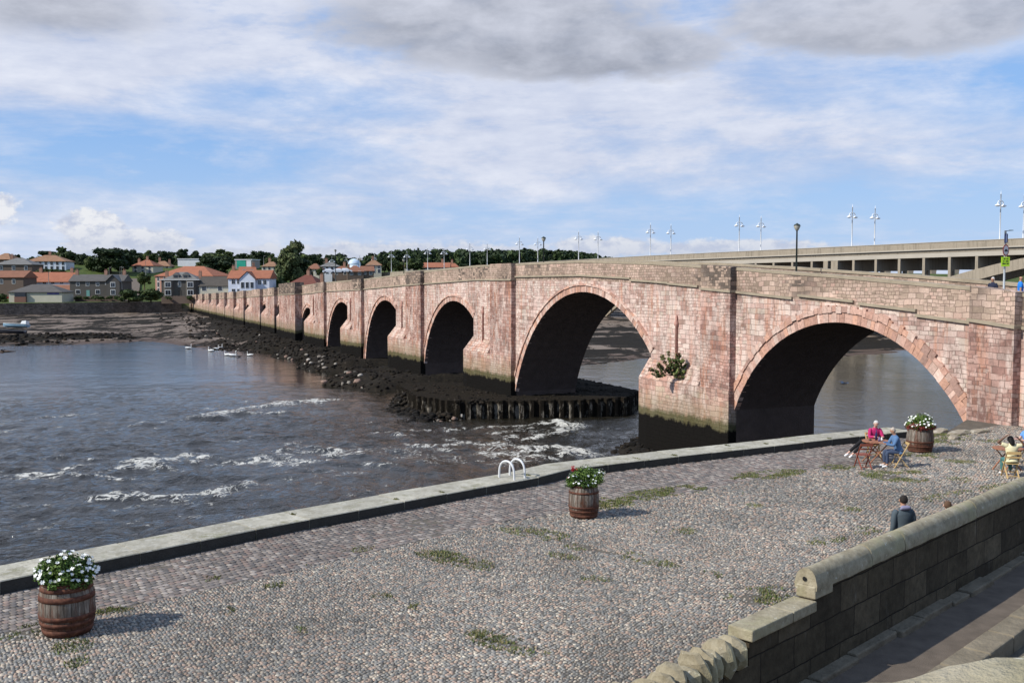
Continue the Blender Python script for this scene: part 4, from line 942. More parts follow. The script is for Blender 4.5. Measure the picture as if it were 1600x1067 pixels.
# railway viaduct far upstream
rv = tag(empty('railway_viaduct', (0, 0, 0)), 'distant railway viaduct with many round arches seen beyond the concrete bridge', 'viaduct')
VY = 900; m_v = simple('viaduct_stone', (.24, .20, .16), .9, .15, .05)
mb = MB()
for i in range(31):
    x0 = -170 + i * 20; n = 10
    mb.box(x0 - 2, VY, -3, x0 + 2, VY + 8, 20)
    prev = None
    for j in range(n + 1):
        th = math.pi * j / n; x = x0 + 10 - math.cos(th) * 8; z = 16 + math.sin(th) * 8
        if prev:
            mb.add([(prev[0], VY, prev[1]), (x, VY, z), (x, VY, 27), (prev[0], VY, 27), (prev[0], VY + 8, prev[1]), (x, VY + 8, z), (x, VY + 8, 27), (prev[0], VY + 8, 27)], [(0, 1, 2, 3), (0, 4, 5, 1)])
        prev = (x, z)
    mb.box(x0 - 2, VY, 20, x0 + 2, VY + 8, 27)
mb.box(-190, VY - .4, 27.001, 470, VY + 8.4, 28.6); mb.build('arcade', m_v, rv)

# ------------------------------------------------------------------ far bank wall
def ground_z(X, Y):
    a, b = ab(X, Y); return float(terrain_z(np.array([a]), np.array([b]))[0][0])
pts = []
for b in list(np.arange(4, 64, 2.0)) + list(np.arange(64, 331, 14)):
    a = 344 - 10 * float(sstep(0, 60, np.array(b))) - .6; pts.append((*xy(a, b), 3.62))
mb = MB(); 
for (x0, y0, z0), (x1, y1, z1) in zip(pts[:-1], pts[1:]):
    dx_, dy_ = -UX * .7, -UY * .7
    mb.add([(x0 + dx_, y0 + dy_, -1), (x1 + dx_, y1 + dy_, -1), (x1, y1, z1), (x0, y0, z0), (x1 - dx_ * 1.4, y1 - dy_ * 1.4, z1), (x0 - dx_ * 1.4, y0 - dy_ * 1.4, z0)], [(0, 1, 2, 3), (3, 2, 4, 5)])
tag(mb.build('river_wall', M['bankwall']), 'long dark river wall on the far bank below the houses', 'river wall')
# road climbing on the far bank
mb = MB(); RP = [(205, 466, 308, 3), (196, 455, 335, 4.5), (197, 447, 352, 4.5), (199, 438, 385, 5)]
prev = None
for px, py, Y, wd in RP:
    x, y, z = at(px, py, Y); z = ground_z(x, y) + .3
    cur = ((x - wd, y, z), (x + wd, y, z))
    if prev: mb.add([prev[0], prev[1], cur[1], cur[0]], [(0, 1, 2, 3)])
    prev = cur
tag(mb.build('road', M['asphalt']), kind='structure')

# ------------------------------------------------------------------ houses
mm = {k: simple('wall_' + k, c, .9, .10, .6) for k, c in dict(white=(.62, .63, .65), cream=(.48, .45, .36), grey=(.27, .255, .235), stone=(.085, .078, .07), brick=(.19, .10, .075), pink=(.42, .235, .18), brown=(.13, .095, .075), bluewhite=(.58, .62, .70)).items()}
rm = {k: simple('roof_' + k, c, .85, .22, .8) for k, c in dict(orange=(.30, .115, .065), tan=(.26, .145, .085), slate=(.095, .088, .082), grey=(.16, .155, .145), red=(.14, .05, .035), brown=(.22, .10, .06), dark=(.075, .065, .055)).items()}
trim = simple('window_trim', (.68, .68, .66), .6, .05); teal = simple('teal_door', (.14, .30, .27), .5, .1); purple = simple('purple_sign', (.10, .09, .28), .6, .1); chim = simple('chimney_stack', (.30, .17, .12), .9, .3, 2)
def house(label, px0, px1, yb, ye, yr, Y, wall, roof, kind='gable', depth=8, rz=0, rows=2, cols=4, wins=None, chims=(.1, .9), door=None, over=.35, ridge=(.0, 1.0), extra=None, cat='house', wsz=(.9, 1.35), base=3.5):
    w_ = (px1 - px0) * Y / 1600; h = (yb - ye) * Y / 1600; rh = (ye - yr) * Y / 1600 * .92; c = at((px0 + px1) / 2, yb, Y)
    root = tag(empty('house' if cat == 'house' else 'building', (c[0], c[1], c[2]), rz), label, cat, 'houses on the far bank' if cat == 'house' else None)
    W = w_ / 2; D = depth
    mb = MB(); mb.box(-W, 0, -base, W, D, h)
    if kind == 'gable' and rh > .3:
        for x in (-W, W): mb.add([(x, 0, h), (x, D, h), (x, D / 2, h + rh)], [(0, 1, 2)])
    if kind == 'front':
        for y in (0, D): mb.add([(-W, y, h), (W, y, h), (0, y, h + rh)], [(0, 1, 2)])
    mb.build('wall', mm[wall], root)
    mb = MB(); o_ = over; th = .18
    if kind == 'gable': A_ = [(-W - o_, -o_, h - .1), (W + o_, -o_, h - .1), (W + o_, D + o_, h - .1), (-W - o_, D + o_, h - .1), (-W - o_ * ridge[1] + 0, D / 2, h + rh), (W + o_, D / 2, h + rh)]; F = [(0, 1, 5, 4), (2, 3, 4, 5), (0, 4, 3), (1, 2, 5)]
    elif kind == 'hip':
        k = min(W * .8, D / 2 * 1.1); A_ = [(-W - o_, -o_, h - .1), (W + o_, -o_, h - .1), (W + o_, D + o_, h - .1), (-W - o_, D + o_, h - .1), (-W + k, D / 2, h + rh), (W - k, D / 2, h + rh)]; F = [(0, 1, 5, 4), (2, 3, 4, 5), (3, 0, 4), (1, 2, 5)]
    elif kind == 'front': A_ = [(-W - o_, -o_, h - .1), (0, -o_, h + rh), (W + o_, -o_, h - .1), (-W - o_, D + o_, h - .1), (0, D + o_, h + rh), (W + o_, D + o_, h - .1)]; F = [(0, 1, 4, 3), (1, 2, 5, 4)]
    else: A_ = [(-W - .2, -.2, h), (W + .2, -.2, h), (W + .2, D + .2, h), (-W - .2, D + .2, h), (-W - .2, -.2, h + .35), (W + .2, -.2, h + .35), (W + .2, D + .2, h + .35), (-W - .2, D + .2, h + .35)]; F = [(4, 5, 6, 7), (0, 1, 5, 4), (1, 2, 6, 5), (2, 3, 7, 6), (3, 0, 4, 7)]
    mb.add(A_, F)
    if kind != 'flat': mb.add([(x, y, z - .16) for x, y, z in A_], [f[::-1] for f in F]); 
    ro = mb.build('roof', rm[roof] if roof in rm else mm[roof], root)
    if kind in ('gable', 'hip'): so_ = ro.modifiers.new('tiles', 'SOLIDIFY'); so_.thickness = .01
    for c_ in chims:
        mb = MB(); cx_ = -W + c_ * 2 * W; cx_ = min(max(cx_, -W + .5), W - .5); zz = h + rh * (1 if kind != 'hip' or .2 < c_ < .8 else .6); mb.box(cx_ - .45, D / 2 - .35, zz - 1.2, cx_ + .45, D / 2 + .35, zz + 1.25)
        for q_ in (-.22, .22): mb.lathe([(.12, 0), (.10, .4)], 6, (cx_ + q_, D / 2, zz + 1.25))
        mb.build('chimney', chim, ro)
    if wins is None:
        wins = []
        for r_ in range(rows):
            for c_ in range(cols): wins.append((-W + (c_ + .5) / cols * 2 * W, h * (r_ + .55) / rows, *wsz))
    else: wins = [((x - (px0 + px1) / 2) * Y / 1600, (yb - y) * Y / 1600, a * Y / 1600, b * Y / 1600) for x, y, a, b in wins]
    for x, z, a, b in wins:
        mb = MB(); mb.box(x - a / 2 - .12, -.06, z - b / 2 - .12, x + a / 2 + .12, .02, z + b / 2 + .12); fo = mb.build('window', trim, root)
        mb = MB(); mb.box(x - a / 2, -.09, z - b / 2, x - .04, -.0605, z + b / 2); mb.box(x + .04, -.09, z - b / 2, x + a / 2, -.0605, z + b / 2); mb.build('pane', M['glass'], fo)
    if door:
        x = (door[0] - (px0 + px1) / 2) * Y / 1600; mb = MB(); mb.box(x - .5, -.07, 0, x + .5, .02, 2.1); mb.build('door', door[1], root)
    if extra: extra(root, W, D, h, rh, Y)
    return root
def ex_pav(root, W, D, h, rh, Y):
    mb = MB(); mb.box(W * .45, -.10, h - .75, W * .9, -.02, h - .3); mb.build('sign', purple, root)
    mb = MB(); mb.box(-W * .75, -.9, -1, -W * .32, -.02, 1.0); mb.build('brick_base', mm['brick'], root)
    mb = MB(); mb.box(-W * .74, -.88, 1.0, -W * .33, -.03, h - .25); mb.build('window', M['glass'], root)
def ex_gable(x0, x1, wallm, roofm):
    def f(root, W, D, h, rh, Y):
        a, b = x0 * 2 * W - W, x1 * 2 * W - W; c = (a + b) / 2; mb = MB(); mb.box(a, -1.6, -2, b, .1, h); mb.add([(a, -1.6, h), (b, -1.6, h), (c, -1.6, h + rh * .9)], [(0, 1, 2)]); mb.build('gabled_bay', wallm, root)
        mb = MB(); z = h + rh * .9; A_ = [(a - .3, -1.9, h - .25), (c, -1.9, z + .1), (b + .3, -1.9, h - .25), (a - .3, D / 2, h - .25), (c, D / 2, z + .1), (b + .3, D / 2, h - .25)]
        mb.add(A_, [(0, 3, 4, 1), (1, 4, 5, 2)]); mb.add([(x, y, q_ - .14) for x, y, q_ in A_], [(0, 1, 4, 3), (1, 2, 5, 4)]); mb.build('gable_roof', roofm, root)
        for z in ((h * .30), (h * .76)):
            mb = MB(); mb.box(c - .75, -1.68, z - .8, c + .75, -1.59, z + .8); fo = mb.build('window', trim, root); mb = MB(); mb.box(c - .6, -1.72, z - .65, c - .05, -1.685, z + .65); mb.box(c + .05, -1.72, z - .65, c + .6, -1.685, z + .65); mb.build('pane', M['glass'], fo)
    return f
def ex_vict(root, W, D, h, rh, Y):
    for s in (-1, 1):
        cx_ = s * W * .60; mb = MB(); mb.prism([(cx_ - 1.7, .1), (cx_ - 1.0, -1.0), (cx_ + 1.0, -1.0), (cx_ + 1.7, .1)], -2, h * .97); mb.build('bay', mm['stone'], root)
        for z in (h * .25, h * .72):
            mb = MB(); mb.box(cx_ - .95, -1.08, z - .85, cx_ + .95, -1.0, z + .85); fo = mb.build('window', trim, root); mb = MB(); mb.box(cx_ - .8, -1.11, z - .7, cx_ - .05, -1.083, z + .7); mb.box(cx_ + .05, -1.11, z - .7, cx_ + .8, -1.083, z + .7); mb.build('pane', M['glass'], fo)
        dx_ = s * W * .26; mb = MB(); mb.box(dx_ - .9, 1.0, h, dx_ + .9, D / 2, h + rh * .62); mb.add([(dx_ - 1.1, .9, h + rh * .6), (dx_ + 1.1, .9, h + rh * .6), (dx_, .9, h + rh * .95), (dx_ - 1.1, D / 2, h + rh * .6), (dx_ + 1.1, D / 2, h + rh * .6), (dx_, D / 2, h + rh * .95)], [(0, 1, 2), (1, 4, 5, 2), (0, 2, 5, 3)]); do = mb.build('dormer', rm['grey'], root)
        mb = MB(); mb.box(dx_ - .5, .93, h + .35, dx_ + .5, .99, h + rh * .58); mb.build('pane', M['glass'], do)
    mb = MB(); mb.box(-W - .4, -.45, h - .05, W + .4, -.1, h + .12); mb.build('eaves_board', trim, root)
def ex_porch(root, W, D, h, rh, Y):
    a = W * .38; mb = MB(); mb.box(-a, -1.8, -1, a, .05, h * .93); mb.add([(-a, -1.8, h * .93), (a, -1.8, h * .93), (0, -1.8, h * 1.35)], [(0, 1, 2)]); mb.build('gabled_bay', mm['bluewhite'], root)
    A_ = [(-a - .4, -2.1, h * .9), (0, -2.1, h * 1.38), (a + .4, -2.1, h * .9), (-a - .4, D / 2, h * .9), (0, D / 2, h * 1.38), (a + .4, D / 2, h * .9)]
    mb = MB(); mb.add(A_, [(0, 3, 4, 1), (1, 4, 5, 2)]); mb.build('gable_roof', rm['orange'], root)
    for x in (-a * .6, 0, a * .6):
        mb = MB(); mb.box(x - .55, -1.88, h * .42, x + .55, -1.79, h * .78); fo = mb.build('window', trim, root); mb = MB(); mb.box(x - .45, -1.91, h * .44, x + .45, -1.882, h * .76); mb.build('pane', M['glass'], fo)
    mb = MB(); mb.box(-a, -1.9, -.5, a, -1.805, h * .22); mb.build('dark_entrance', rm['dark'], root)
def W(*l): return list(l)
house('low cream pavilion with a grey hipped roof and a purple sign by the river wall', 15, 96, 469, 456, 443.5, 300, 'cream', 'slate', 'hip', 9, .05, chims=(), wins=W(), extra=ex_pav, cat='building')
house('dark brick building with reddish roof behind the pavilion at the left edge', -16, 37, 462, 433, 422, 318, 'brown', 'brown', 'gable', 9, 0, chims=(), wins=W((3, 440, 4, 6), (22, 440, 4, 6)))
house('long house with orange tiled roof and two chimneys above a white band', 37, 110, 465, 440, 424, 330, 'white', 'orange', 'gable', 9, 0, chims=(.25, .92), wins=W((70, 442, 5, 3), (83, 442, 5, 3), (97, 442, 5, 3), (45, 441, 5, 4)))
house('dark brown lean-to range in front of the white band below orange tiles', 70, 112, 467, 453, 444.5, 322, 'grey', 'brown', 'gable', 6, 0, chims=(), wins=W((97, 459, 3, 6)))
house('dark stone terrace with slate roof, white window surrounds and gabled right end', 110, 192, 464, 439, 428, 318, 'stone', 'slate', 'gable', 8, .03, chims=(.05, .6, .95), wins=W((122.5, 443, 4, 7), (137.5, 443, 4, 7), (153, 443, 4, 7), (166.5, 442, 2.5, 5), (122.5, 456, 6, 6), (153, 456, 6, 6)), door=(138, teal), extra=ex_gable(.72, .97, mm['stone'], rm['grey']))
house('pale two storey house with wide tan roof high up on the left', 42, 102, 423, 408, 397.5, 400, 'bluewhite', 'tan', 'hip', 10, .1, rows=2, cols=7, chims=(.5,))
house('low roofs in grey slate at the far left edge above the river', -6, 49, 426, 413, 402, 375, 'brown', 'grey', 'hip', 12, .1, rows=1, cols=3, chims=(.3,))
house('orange hipped roof peeping out at the very left edge', -14, 16, 418, 405, 394.5, 395, 'brown', 'tan', 'hip', 10, 0, rows=1, cols=2, chims=())
house('cream house with orange roof above the climbing road', 206, 240, 428, 415, 405, 410, 'cream', 'orange', 'hip', 9, -.1, rows=2, cols=3, chims=(.1, .5))
house('cream house with tan roof left of the white flat roofed hall', 238, 265, 424, 415.5, 407, 430, 'cream', 'tan', 'hip', 9, .1, rows=1, cols=3, chims=(.3, .85))
house('tall pink brick warehouse with long orange roof behind the dark villa', 237, 338, 459, 431, 414.5, 345, 'pink', 'orange', 'hip', 13, -.25, rows=3, cols=9, chims=(), wsz=(.7, 1.5))
house('dark stone villa with bay windows and two dormers in a slate roof', 253, 310, 463.5, 437.5, 424, 322, 'stone', 'grey', 'hip', 9, .05, wins=W((281, 444, 3.5, 7)), chims=(.02, .98), extra=ex_vict, door=(281, rm['dark']))
house('cream cottage with a low dark grey roof beside the white house', 311, 357, 462, 446.5, 431, 322, 'cream', 'dark', 'gable', 8, 0, wins=W((319, 451, 6, 6), (327, 451, .5, .5), (344, 451, 6, 6)), chims=(.98,))
house('white house with orange roof and a gabled bay in the middle', 357, 421, 462, 434.5, 421, 315, 'bluewhite', 'orange', 'gable', 9, 0, wins=W((365, 440, 5, 7), (373, 440, 4, 7), (406, 441, 4.5, 7), (414, 441, 4.5, 7), (365, 453.5, 5, 4), (373, 453.5, 4, 4)), chims=(.02,), extra=ex_porch)
house('plain white flat roofed hall on the hill behind orange roofs', 278, 316, 422, 405.5, 405, 440, 'white', 'white', 'flat', 12, 0, wins=W(), chims=(), cat='building')
gb = house('flat roofed building with a green glass front on the hill', 367, 394, 419, 406.5, 406, 440, 'grey', 'white', 'flat', 10, -.1, wins=W(), chims=(), cat='building')
mb = MB(); mb.box(-2.9, -.12, .3, 1.0, -.02, 3.2); mb.build('glass_front', simple('green_glass', (.03, .30, .22), .2, .3, .5), gb); mb = MB(); mb.box(1.4, -.12, .2, 3.4, -.02, 3.2); mb.build('panel', mm['white'], gb)
house('small orange roof rising behind the white house', 376, 399, 427, 423, 416, 360, 'pink', 'orange', 'gable', 7, .3, rows=1, cols=2, chims=(.95,))
house('cream house with tan hipped roof left of the tall tree', 409, 433, 423, 416, 408, 420, 'cream', 'tan', 'hip', 9, 0, rows=1, cols=3, chims=(.35,))
house('house with dark red hipped roof behind the bridge parapet', 447, 497, 456, 445, 428, 300, 'cream', 'red', 'hip', 11, -.15, rows=1, cols=3, chims=(.5, .95))
house('brown roofed house low down right of the tall tree', 479, 500, 428, 420, 411, 380, 'cream', 'brown', 'hip', 9, 0, rows=1, cols=2, chims=())
house('white house under a grey slate roof behind the lamp posts', 500, 530, 428, 416, 409, 400, 'white', 'grey', 'hip', 9, .1, rows=2, cols=4, chims=(.3,))
house('brown tiled house beside the pale dome', 519, 546, 430, 423, 415, 385, 'brown', 'brown', 'hip', 9, 0, rows=1, cols=2, chims=(.6,))
house('brown tiled house in front of the pale dome', 543, 568, 430, 424, 414, 380, 'brown', 'brown', 'hip', 9, .2, rows=1, cols=2, chims=(.1,))
house('small dark roofed house right of the pale dome', 565, 584, 430, 423, 415, 382, 'brown', 'brown', 'gable', 8, .2, rows=1, cols=2, chims=())
house('pale house with bright tan hipped roof before the wood', 572, 596, 427, 414, 405.5, 400, 'cream', 'tan', 'hip', 9, .15, rows=2, cols=3, chims=(.45,))
house('leftmost tan roof at the edge of the wood, between shrubs', 632, 645, 424, 417, 411, 420, 'cream', 'tan', 'gable', 8, 0, rows=1, cols=1, chims=())
house('long terrace with orange roofs at the foot of the wood', 662, 702, 424, 417.5, 409.5, 430, 'cream', 'orange', 'gable', 9, 0, rows=1, cols=6, chims=(.7,))
house('orange roofed house at the right end of the row before the wood', 701, 716, 424, 417, 410.5, 440, 'cream', 'orange', 'hip', 8, 0, rows=1, cols=2, chims=(.3,))
# pale dome
x, y, z = at(553.5, 414, 470); mb = MB(); mb.lathe([(3.0 * math.cos(a * math.pi / 16), 3.0 * math.sin(a * math.pi / 16) * .95) for a in range(8)] + [(.02, 2.9)], 20); mb.lathe([(3.0, -4), (3.0, 0)], 20)
o = mb.build('dome', simple('pale_blue_dome', (.50, .60, .70), .5, .1)); o.location = (x, y, z); tag(o, 'small pale blue dome among the brown roofs', 'dome')

# ------------------------------------------------------------------ trees
def leaf_cloud(lobes, n, size, rg, palette, squash=.8):
    """many small leaf quads through the volume of overlapping lobes"""
    P = []; S = []; 
    vol = np.array([l[3] ** 2 for l in lobes]); vol = vol / vol.sum()
    pick = rg.choice(len(lobes), n, p=vol); L = np.array(lobes)[pick]
    d = rg.normal(0, 1, (n, 3)); d /= np.linalg.norm(d, axis=1, keepdims=True)
    lump = np.array([mnoise.noise(Vector((float(a[0]) * 2.2 + float(l[0]), float(a[1]) * 2.2 + float(l[1]), float(a[2]) * 2.2))) for a, l in zip(d, L)])
    rr = L[:, 3] * (rg.random(n) ** .30) * (1 + lump * .45)
    c = L[:, :3] + d * rr[:, None] * np.array([1, 1, squash])
    nr = d + rg.normal(0, .55, (n, 3)); nr /= np.linalg.norm(nr, axis=1, keepdims=True)
    t = np.cross(nr, rg.normal(0, 1, (n, 3))); t /= np.linalg.norm(t, axis=1, keepdims=True); b = np.cross(nr, t)
    s = size * rg.uniform(.6, 1.35, n)[:, None]
    V3 = np.stack([c - t * s * .6 - b * s * .5, c + t * s * .6 - b * s * .35, c + t * s * .35 + b * s * .55, c - t * s * .5 + b * s * .5], 1)
    pal = np.array(palette); cl = rg.integers(0, len(pal), len(lobes))
    col = pal[np.where(rg.random(n) < .55, cl[pick], rg.integers(0, len(pal), n))] * rg.uniform(.75, 1.25, (n, 1))
    return V3.reshape(-1, 3), np.repeat(col, 4, 0)
GREEN = [(.045, .070, .022), (.065, .092, .026), (.085, .11, .034), (.034, .052, .018)]
OLIVE = [(.075, .095, .035), (.10, .115, .045), (.055, .075, .028)]
DARKG = [(.018, .032, .014), (.027, .044, .018), (.036, .054, .020)]
def crown(seed, nl, n, size, pal, shape='round'):
    rg = np.random.default_rng(seed); lobes = [(0, 0, .55, .30)]
    for i in range(nl):
        a = rg.random() * 6.283
        if shape == 'round': h = rg.uniform(.22, .88); r_ = .34 * math.sqrt(max(0, 1 - ((h - .5) / .5) ** 2)) * rg.uniform(.6, 1.1)
        elif shape == 'tall': h = .16 + .68 * i / nl; r_ = .30 * math.sqrt(max(.05, 1 - ((h - .45) / .55) ** 2)) * rg.uniform(.4, 1.0)
        else: h = rg.uniform(.12, .6); r_ = .45 * rg.uniform(.2, 1)
        lobes.append((r_ * math.cos(a), r_ * math.sin(a), h, rg.uniform(.09, .19)))
    V3, c = leaf_cloud(lobes, n, size, rg, pal)
    return mesh_np('crown', V3, np.arange(len(V3)).reshape(-1, 4), col=c, mats=[M['leaf']]), lobes
def trunk_me(lobes, seed):
    mb = MB(); r = random.Random(seed); mb.tube([(0, 0, -.15), (.01, 0, .12), (-.01, .01, .35), (.01, 0, .6)], [.035, .026, .02, .008], 7)
    for l in lobes[1:9]: mb.tube([(0, 0, r.uniform(.15, .35)), (l[0] * .5, l[1] * .5, l[2] * .7), (l[0], l[1], l[2])], [.014, .009, .004], 5)
    return mb.build('trunk', M['bark'], me_only=True)
PROTO = []
for i, (pal, sh, nl, sz) in enumerate([(GREEN, 'round', 16, .045), (DARKG, 'round', 18, .045), (OLIVE, 'tall', 16, .04), (GREEN, 'low', 14, .06), (DARKG, 'round', 12, .05), (OLIVE, 'low', 12, .06)]):
    cm, lb = crown(100 + i, nl, 6500, sz, pal, sh); PROTO.append((cm, trunk_me(lb, i)))
def tree(label, px, yb, yt, wpx, Y, proto, rz=None, nm='tree', cat='tree', group='trees on the far bank'):
    x, y, z = at(px, yb, Y); h = (yb - yt) * Y / 1600; w_ = wpx * Y / 1600
    r = tag(empty(nm, (x, y, z), rz if rz is not None else (px * 7.3) % 6.28), label, cat, group)
    cm, tm = PROTO[proto]
    for me, n_ in ((cm, 'crown'), (tm, 'trunk')):
        o = link(me, n_, r); o.scale = (w_ / .76, w_ / .76, h * 1.02)
    return r
TR = [('dark rounded tree behind the pale tan roofed house', 108, 428, 385.5, 42, 430, 0), ('narrow dark tree right of the tan roofed house', 131, 426, 396, 20, 425, 1), ('small dark tree on the skyline at the left', 72, 404, 391, 26, 520, 4),
      ('very large dark spreading tree above the stone terrace', 172, 430, 385, 58, 400, 1), ('dark crown merging with the right side of the big spreading tree', 200, 424, 388, 28, 430, 1), ('mid green tree left of the big spreading tree', 146, 428, 400, 24, 405, 0), ('small green tree in front of the cream house above the road', 226, 450, 425, 20, 352, 0),
      ('dark tree on the skyline above the climbing road', 222, 412, 394, 28, 520, 1), ('round dark tree on the skyline left of the white hall', 238, 414, 391, 22, 500, 0), ('broad dark tree on the skyline behind the tan roofs', 260, 418, 391, 26, 480, 1), ('rounded dark tree just above the white hall', 286, 410, 388, 18, 470, 1), ('pointed dark tree between the white hall and the big crowns', 305, 412, 390, 14, 480, 4),
      ('broad dark tree on the skyline above the dark round tree', 340, 420, 389, 46, 490, 0), ('large dark round tree rising over the cottage roof', 337, 434, 399, 46, 380, 1), ('small tree on the skyline behind the green glass building', 377, 412, 394.5, 14, 480, 4), ('dark tree on the skyline right of the green glass building', 408, 420, 391, 30, 480, 1), ('dark green tree filling the gap left of the tall tree', 424, 424, 396, 18, 470, 0),
      ('low tree right of the pink warehouse and left of the white hall', 316, 424, 409, 26, 420, 2), ('tall olive green tree standing above the bridge end', 454, 444, 373.5, 46, 340, 2), ('dark lower crown at the foot of the tall olive tree', 462, 446, 400, 42, 345, 1), ('dark tree immediately right of the tall olive tree', 491, 424, 395.5, 24, 470, 1), ('small dark tree behind the white house with slate roof', 515, 420, 397.5, 18, 480, 4), ('dark shrubby tree beside the railway viaduct', 534, 424, 406, 14, 450, 1),
      ('green tree between the tan roof and the orange terrace', 650, 428, 404, 28, 415, 0), ('small tree right of the white house with grey roof', 499, 434, 417, 10, 350, 0), ('green tree at the left end of the wood', 601, 428, 399, 22, 430, 1), ('dark tree hiding the left end of the tan terrace', 618, 430, 402, 26, 425, 0), ('low dark tree at the right end of the orange roofs', 726, 428, 411, 18, 430, 1)]
for a in TR: tree(*a)
for a in [('rounded green bush on the river wall left of the road', 201, 470, 448.5, 33, 300, 3), ('rounded green bush on the river wall right of the road', 236, 470, 448, 32, 302, 3), ('dark bush at the right end of the white house', 431, 456, 423, 26, 330, 3), ('pale green bush on the slope by the white house', 443, 454, 436, 18, 322, 5), ('low hedge like bush behind the pavilion', 87, 430, 419, 36, 360, 3), ('shrub beside the tan roofed house garden', 68, 428, 418, 20, 372, 5), ('dark bush at the left corner of the pavilion', 4, 472, 456, 16, 304, 3), ('bush between the dark villa and the river wall', 250, 466, 455, 14, 312, 3)]:
    tree(*a, nm='bush', cat='bush', group='bushes on the far bank')
# the far wood reads as one mass
rg = np.random.default_rng(77); VV = []; CC = []
for i in range(190):
    px = rg.uniform(572, 955); Y = rg.uniform(560, 700); yt = np.interp(px, [572, 590, 640, 760, 850, 905, 955], [400, 394, 389.5, 388.5, 389, 392.5, 402]) + rg.uniform(-.8, 4)
    x, y, z = at(px, yt, Y); h = rg.uniform(10, 14); zb = z - h; w_ = rg.uniform(8, 13)
    lobes = [(0, 0, .5, .35)] + [(rg.uniform(-.3, .3), rg.uniform(-.3, .3), rg.uniform(.3, .85), rg.uniform(.14, .24)) for _ in range(7)]
    V3, c = leaf_cloud(lobes, 520, .12, rg, DARKG + GREEN[:1]); V3 = V3 * np.array([w_, w_, h]) + np.array([x, y, zb]); VV.append(V3); CC.append(c * rg.uniform(.8, 1.2))
VV = np.concatenate(VV); me = mesh_np('wood', VV, np.arange(len(VV)).reshape(-1, 4), col=np.concatenate(CC), mats=[M['leaf']]); tag(link(me, 'wood'), 'dark far wood along the hilltop behind the lamp posts', 'wood', kind='stuff')
VV = []; CC = []
for i in range(120):
    px = rg.uniform(0, 560); Y = rg.uniform(520, 600); yt = 399 + rg.uniform(-3, 5) + (3 if px < 60 else 0)
    x, y, z = at(px, yt, Y); h = rg.uniform(7, 10); w_ = rg.uniform(8, 14)
    lobes = [(0, 0, .5, .35)] + [(rg.uniform(-.3, .3), rg.uniform(-.3, .3), rg.uniform(.3, .85), rg.uniform(.14, .24)) for _ in range(6)]
    V3, c = leaf_cloud(lobes, 360, .13, rg, DARKG + GREEN); V3 = V3 * np.array([w_, w_, h]) + np.array([x, y, z - h]); VV.append(V3); CC.append(c)
VV = np.concatenate(VV); me = mesh_np('hedgerow_wood', VV, np.arange(len(VV)).reshape(-1, 4), col=np.concatenate(CC), mats=[M['leaf']]); tag(link(me, 'hedgerow'), 'line of dark hedges and treetops along the skyline above the houses', 'hedgerow', kind='stuff')

# old bridge lamps : dark post with a bowl head
def post_lamp(px, yb, yt, Y, label):
    x, y, z = at(px, yt, Y); zb = z - 5.2; r = tag(empty('bridge_lamp', (x, y, zb)), label, 'lamp post', 'dark lamp posts on the old bridge')
    mb = MB(); mb.tube([(0, 0, -1), (0, 0, 1), (0, 0, 4.9)], [.09, .07, .045], 8); mb.build('pole', M['post'], r)
    mb = MB(); mb.lathe([(.05, 4.75), (.12, 4.85), (.19, 5.0), (.20, 5.06)], 14); mb.build('lamp_bowl', simple('bowl_glass', (.42, .40, .33), .3, .05), r)
    mb = MB(); mb.lathe([(.21, 5.06), (.17, 5.14), (.05, 5.2), (.01, 5.24)], 14); mb.build('lamp_cap', M['post'], r)
post_lamp(1245.5, 420, 349.5, 62, 'dark lamp post with bowl head rising behind the parapet above the second pier')
post_lamp(849.5, 408, 370, 92, 'dark lamp post with bowl head on the crown of the bridge among white ones')
post_lamp(631, 428, 404, 128, 'small dark lamp post on the bridge before the wood')
post_lamp(524, 424, 390, 168, 'smallest dark lamp post far down the bridge near the tall tree')
# poles by the far bank
for i, (px, yb, yt, Y, lb) in enumerate([(190.5, 448, 418, 318, 'tall pale pole at the right end of the dark stone terrace'), (188, 446, 417, 330, 'slim dark pole beside the chimney at the end of the stone terrace'), (76, 440, 425, 318, 'thin pale pole before the orange tiled long house'), (228, 430, 408, 380, 'thin pole beside the cream house above the road'), (412, 408, 400, 420, 'short pole on the slope left of the tall tree'), (171, 440, 418, 330, 'slim pole rising behind the slate roof of the terrace'), (486, 436, 423, 320, 'short pole by the dark red roof')]):
    x, y, z = at(px, yb, Y); h = (yb - yt) * Y / 1600; mb = MB(); mb.tube([(0, 0, -4), (0, 0, h)], [.10, .07], 6); mb.tube([(0, 0, h - .1), (.7, 0, h)], .05, 5)
    o = mb.build('utility_pole', simple('pole_grey', (.35, .34, .32), .6)); o.location = (x, y, z); tag(o, lb, 'pole')
# ------------------------------------------------------------------ flower barrels
m, g = mat('barrel_staves'); o = g.obj(); x, y, z = g.sep(o)
ang = g.m('DIVIDE', g.m('ARCTAN2', y, x), 2 * math.pi / 26); fr = g.m('ABSOLUTE', g.m('SUBTRACT', g.m('FRACT', ang), .5)); joint = g.mr(fr, .44, .49)
cell = g.n('ShaderNodeTexWhiteNoise', {'W': g.m('FLOOR', ang)}, noise_dimensions='1D').outputs[0]
gr = g.noise(g.vm('MULTIPLY', o, (9, 9, 1.4)), 2.2, 6, .7); gr2 = g.noise(o, 3.2, 5, .7)
c = g.ramp(gr, [(.3, (.075, .055, .042)), (.5, (.16, .135, .11)), (.7, (.29, .26, .225))]); c = g.mix(g.mr(g.noise(g.vm('MULTIPLY', o, (5, 5, .8)), 1.5, 6, .75), .50, .60, 0, .7), c, (.11, .045, .028)); f = g.mr(cell, 0, 1, .75, 1.25); c = g.vm('MULTIPLY', c, g.comb(f, f, f))
rustz = g.attr('rust').outputs['Fac']
